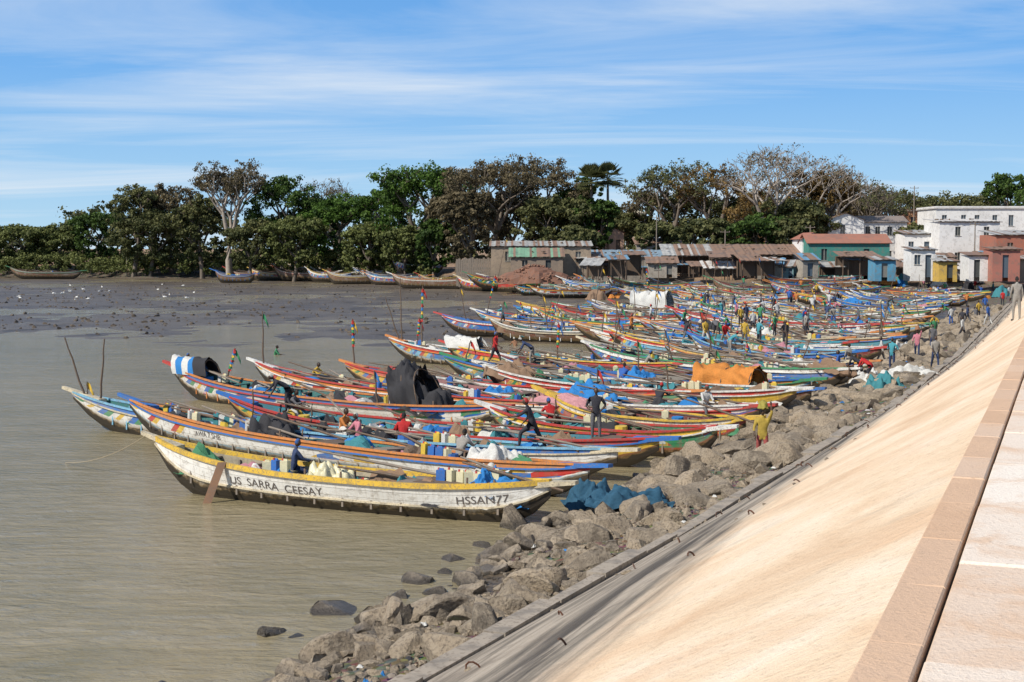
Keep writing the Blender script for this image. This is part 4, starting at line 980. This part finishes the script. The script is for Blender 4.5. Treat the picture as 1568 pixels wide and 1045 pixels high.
shed("tin_shelter",975,1045,364,250,6,(.4,.35,.3),TINR,rh=1.2,wins=2)
shed("teal_shop",1238,1362,358,222,7,(.03,.26,.21),(.38,.14,.08),wins=1,rh=1.4,roof='gable')
shed("white_gable_house",1228,1262,356,226,8,WH,(.4,.13,.07),roof='gable_front',wins=1,door=False,rh=1.0)
shed("white_house",1268,1322,326,262,9,WH,(.35,.24,.18),roof='gable_front',wins=1,door=False,storeys=2,rh=1.3)
shed("white_house",1318,1388,330,266,8,(.68,.68,.66),(.25,.20,.17),roof='gable',wins=3,storeys=2,rh=1.2)
shed("orange_building",1118,1172,316,300,10,(.62,.30,.10),(.5,.45,.4),roof='flat',wins=3,storeys=2)
shed("blue_shop",1385,1432,352,240,6,WH,TIN,wins=1,rh=.7)
shed("white_block",1438,1530,334,235,9,WH,(.6,.58,.55),roof='mono',rh=.6,wins=1,storeys=2)
shed("long_white_building",1432,1640,318,262,12,WH,(.55,.53,.5),roof='flat',wins=7,storeys=2)
shed("orange_shop",1390,1440,322,300,8,(.60,.26,.1),(.4,.35,.3),roof='flat',wins=2,storeys=2)
shed("red_shop",1525,1600,352,222,8,(.42,.13,.07),TIN,wins=1,rh=.8)
shed("white_kiosk",1395,1432,378,205,4,WH,TIN,wins=1,rh=.4); shed("yellow_kiosk",1438,1466,396,200,3,(.65,.40,.03),TIN,wins=0,rh=.4)
shed("white_kiosk",1484,1514,386,204,4,WH,TINR,wins=0,rh=.5); shed("brick_kiosk",1520,1562,378,202,4,(.45,.15,.1),TINR,wins=0,rh=.4)
shed("blue_kiosk",1340,1372,393,204,4,(.06,.3,.48),TIN,wins=0,rh=.5); shed("tin_shelter",1290,1345,385,210,5,(.4,.3,.2),TINR,post=True,rh=.8)
shed("red_roofed_shack",915,955,346,280,6,(.5,.3,.2),(.4,.06,.04),roof='gable_front',wins=1,rh=1.3)
for i in range(40):
    u=random.uniform(880,1560); w=random.uniform(16,46); D=random.uniform(202,236)
    shed(random.choice(["fish_shack","market_stall","tin_shack"]),u,u+w,random.uniform(384,404),D,random.uniform(2.5,4.5),random.choice([(.3,.22,.15),(.4,.35,.28),(.14,.28,.3),(.5,.45,.4),(.3,.14,.1),(.3,.26,.2)]),random.choice([TIN,TIN,TINR,(.1,.28,.45),(.55,.53,.5)]),rh=random.uniform(.5,1.1),wins=random.choice([0,1]),post=random.random()<.7,ang=random.uniform(-.3,.3))
for i in range(40):
    u=random.uniform(900,1540); p=at_range(u,420,random.uniform(194,216)); p.z=cover(p.x,p.y); mb=MB(); mb.drape((0,0,0),random.uniform(1.5,4),random.uniform(1.5,3),random.uniform(.6,1.8),0,0,p=2.2,wr=.4,n=12,seed=i); mb.build("covered_heap",[random.choice(BOLD)],loc=p,rz=random.uniform(-1,1))
for u in (942,972):
    p=at_range(u,345,330); z=3; top=at_range(u,321,330).z; e=empty("storage_tank",(p.x,330,z)); mb=MB(); h=top-z
    mb.tube([(0,0,0),(0,0,h-.8),(0,0,h-.79),(0,0,h)],[2.1,2.1,2.15,.3],24,0); 
    for k in range(1,4): mb.tube([(0,0,h*k/4-.06),(0,0,h*k/4+.06)],2.16,24,0)
    mb.tube([(2.3,-.5,0),(2.3,-.5,h)],.06,5,0); mb.build("shell",[paint((.68,.6,.42),.5,.3,"tank_paint",.4)],parent=e,smooth=False)
mb=MB(); 
for i in range(16):
    a=at_range(700+i*3.4,400,240).x; mb.box((a,240,3.0),(.34,.08,4.8+random.uniform(-.5,.5)),0)
mb.build("board_fence",[WOODG])
a=at_range(905,400,228).x;b2=at_range(1025,400,228).x; mb=MB(); mb.box(((a+b2)/2,228,3.4),(b2-a,.3,3.2),0); mb.build("stone_wall",[paint((.30,.26,.21),.9,1.0,"rubble_wall",1.2)])
mb=MB(); p=at_range(818,420,224); z=2.2
for i in range(420):
    a=random.gauss(0,1);c_=random.gauss(0,.8); hh=max(0,2.6*math.exp(-(a*a+c_*c_)*.7)); s_=random.uniform(.25,.5)
    mb.box((p.x+a*3.2,p.y+c_*2.2,z+hh*random.uniform(.6,1)),(s_,s_*.6,s_*.5),i%2,M=Matrix.Rotation(random.uniform(-.7,.7),3,'X')@Matrix.Rotation(random.uniform(0,3),3,'Z'))
mb.drape((p.x,p.y,z-.6),11,8,2.6,0,0,p=2,wr=.3,n=16,seed=4)
mb.build("laterite_brick_pile",[paint((.20,.09,.055),.9,.6,"laterite",2),paint((.27,.14,.09),.9,.6,"laterite",2)])
for u,vt,D in ((1398,285,260),(1005,330,245),(1492,340,215),(194,352,332),(1240,345,230),(1110,352,232)):
    p=at_range(u,400,D); zb=cover(p.x,p.y); h=at_range(u,vt,D).z-zb; mb=MB(); mb.tube([(0,0,0),(0,0,h)],[.13,.08],7,0); mb.tube([(-.8,0,h-.4),(.8,0,h-.4)],.05,5,0)
    for x in (-.7,0,.7): mb.tube([(x,0,h-.38),(x,0,h-.2)],.05,5,0)
    mb.build("utility_pole",[WOODG],loc=(p.x,p.y,zb))
# litter on the shore
mb=MB()
for i in range(260):
    s=14+150*random.random()**1.1; t=float(toe(s)); p=W(s,t-random.uniform(.5,4)*float(shf(s))); p.z=cover(p.x,p.y)+random.uniform(.02,.15)
    mb.drape(p,random.uniform(.06,.24),random.uniform(.05,.18),.04,random.randrange(6),random.uniform(0,3),p=2,wr=.05,n=4,seed=i)
mb.build("shore_litter",[CARGO[1],CARGO[9],CARGO[2],CARGO[0],CARGO[7],CARGO[1]])
RV,RF,RA=[],[],[];rk=0
for j in range(1100):
    u=random.uniform(-20,720); v=random.triangular(428,530,440); p=on_level(u,v,0); p.z=float(terrain(p.x,p.y)); 
    if p.z<0: continue
    addrock((p.x,p.y,p.z),random.uniform(.1,.3),False,random.random()*.4)
m2,nt,b=newmat("mud_clod"); b.inputs['Base Color'].default_value=(.09,.07,.05,1); b.inputs['Roughness'].default_value=.7
npmesh("mud_clods",np.concatenate(RV),np.concatenate(RF),m2,np.concatenate(RA),k=3)
BW=paint((.75,.75,.72),.7,.1,"feathers")
for j in range(22):
    u=random.uniform(10,330); p=on_level(u,random.uniform(438,464),0.05); mb=MB(); mb.ball((0,0,.34),.16,0,8,(1.5,.75,.8)); mb.tube([(.18,0,.38),(.25,0,.5),(.24,0,.62)],[.05,.03,.035],6,0); mb.tube([(.24,0,.62),(.38,0,.60)],[.03,.006],5,1); mb.tube([(-.2,0,.34),(-.38,0,.3)],[.08,.02],5,0)
    for y in (-.04,.04): mb.tube([(0,y,.25),(.02,y,.12),(0,y,0)],.012,4,1)
    mb.build("egret",[BW,paint((.5,.3,.03),.6,.1,"bill")],loc=p,rz=random.uniform(0,6.28),smooth=True)
# plank prop & rope by near boat
mb=MB(); p=on_level(322,757,.25); q=at_range(340,708,p.y+.2); d=(q-p).normalized(); sd=Vector((1,.2,0)).normalized(); nn=d.cross(sd)
vs=[];
for c_ in (p-d*.5,q): vs+=[c_-sd*.12-nn*.03,c_+sd*.12-nn*.03,c_+sd*.12+nn*.03,c_-sd*.12+nn*.03]
mb.add(vs,[(0,1,2,3),(7,6,5,4),(0,4,5,1),(1,5,6,2),(2,6,7,3),(3,7,4,0)],0); mb.build("plank",[paint((.3,.17,.1),.8,.5,"plank_wood")])
a=on_level(222,668,1.6); b2=on_level(100,709,0.0); mb=MB(); mb.tube([a.lerp(b2,t)-Vector((0,0,.9*t*(1-t))) for t in np.linspace(0,1,12)],.012,5,0); mb.build("mooring_rope",[cloth((.4,.33,.22),"rope")])
# ------------------------------------------------------------------ light
EL=R(43); AZ=R(234)
sv=Vector((math.sin(AZ)*math.cos(EL),math.cos(AZ)*math.cos(EL),math.sin(EL)))
sl=bpy.data.lights.new("sun",'SUN'); sl.energy=5.0; sl.angle=R(.5); sl.color=(1,.93,.83); so_=bpy.data.objects.new("sun",sl); scene.collection.objects.link(so_)
so_.rotation_euler=(-sv).to_track_quat('-Z','Y').to_euler(); so_.location=(0,0,60)
w=bpy.data.worlds.new("World"); scene.world=w; w.use_nodes=True; nt=w.node_tree; bg=nt.nodes['Background']
sky=N(nt,'ShaderNodeTexSky'); sky.sky_type='NISHITA'; sky.sun_disc=False; sky.sun_elevation=EL; sky.sun_rotation=AZ; sky.dust_density=.3; sky.ozone_density=3.0; sky.air_density=1.0
tc=N(nt,'ShaderNodeTexCoord'); sx=N(nt,'ShaderNodeSeparateXYZ'); L(nt,tc.outputs['Generated'],sx.inputs[0])
zz=mth(nt,'ADD',mth(nt,'MAXIMUM',sx.outputs[2],0.0),.10)
cx=mth(nt,'DIVIDE',sx.outputs[0],zz); cy_=mth(nt,'DIVIDE',sx.outputs[1],zz)
cmb=N(nt,'ShaderNodeCombineXYZ'); L(nt,cx,cmb.inputs[0]); L(nt,cy_,cmb.inputs[1])
n1=noise(nt,mapping(nt,cmb.outputs[0],(.34,1.25,1),(0,0,R(-9))),1.0,9,.6,.8)
n2=noise(nt,mapping(nt,cmb.outputs[0],(.25,.4,1)),1.0,3,.5)
f=mth(nt,'ADD',mth(nt,'MULTIPLY',n1.outputs[0],.65),mth(nt,'MULTIPLY',n2.outputs[0],.45))
fr=ramp(nt,f,[(.50,0),(.58,.25),(.71,.75)]).outputs[0]
blue=ramp(nt,sx.outputs[2],[(0.0,(4.8,7.4,9.4)),(.05,(3.4,6.2,9.3)),(.12,(1.8,4.6,9.0)),(.22,(1.1,3.5,8.0)),(.4,(.6,1.7,4.0)),(1,(.3,.8,2.0))])
c=mixc(nt,.88,sky.outputs[0],blue.outputs[0])
c=mixc(nt,fr,c,(8.0,8.6,9.2))
L(nt,c,bg.inputs[0]); bg.inputs[1].default_value=.1
print("boats",len(BOATS))
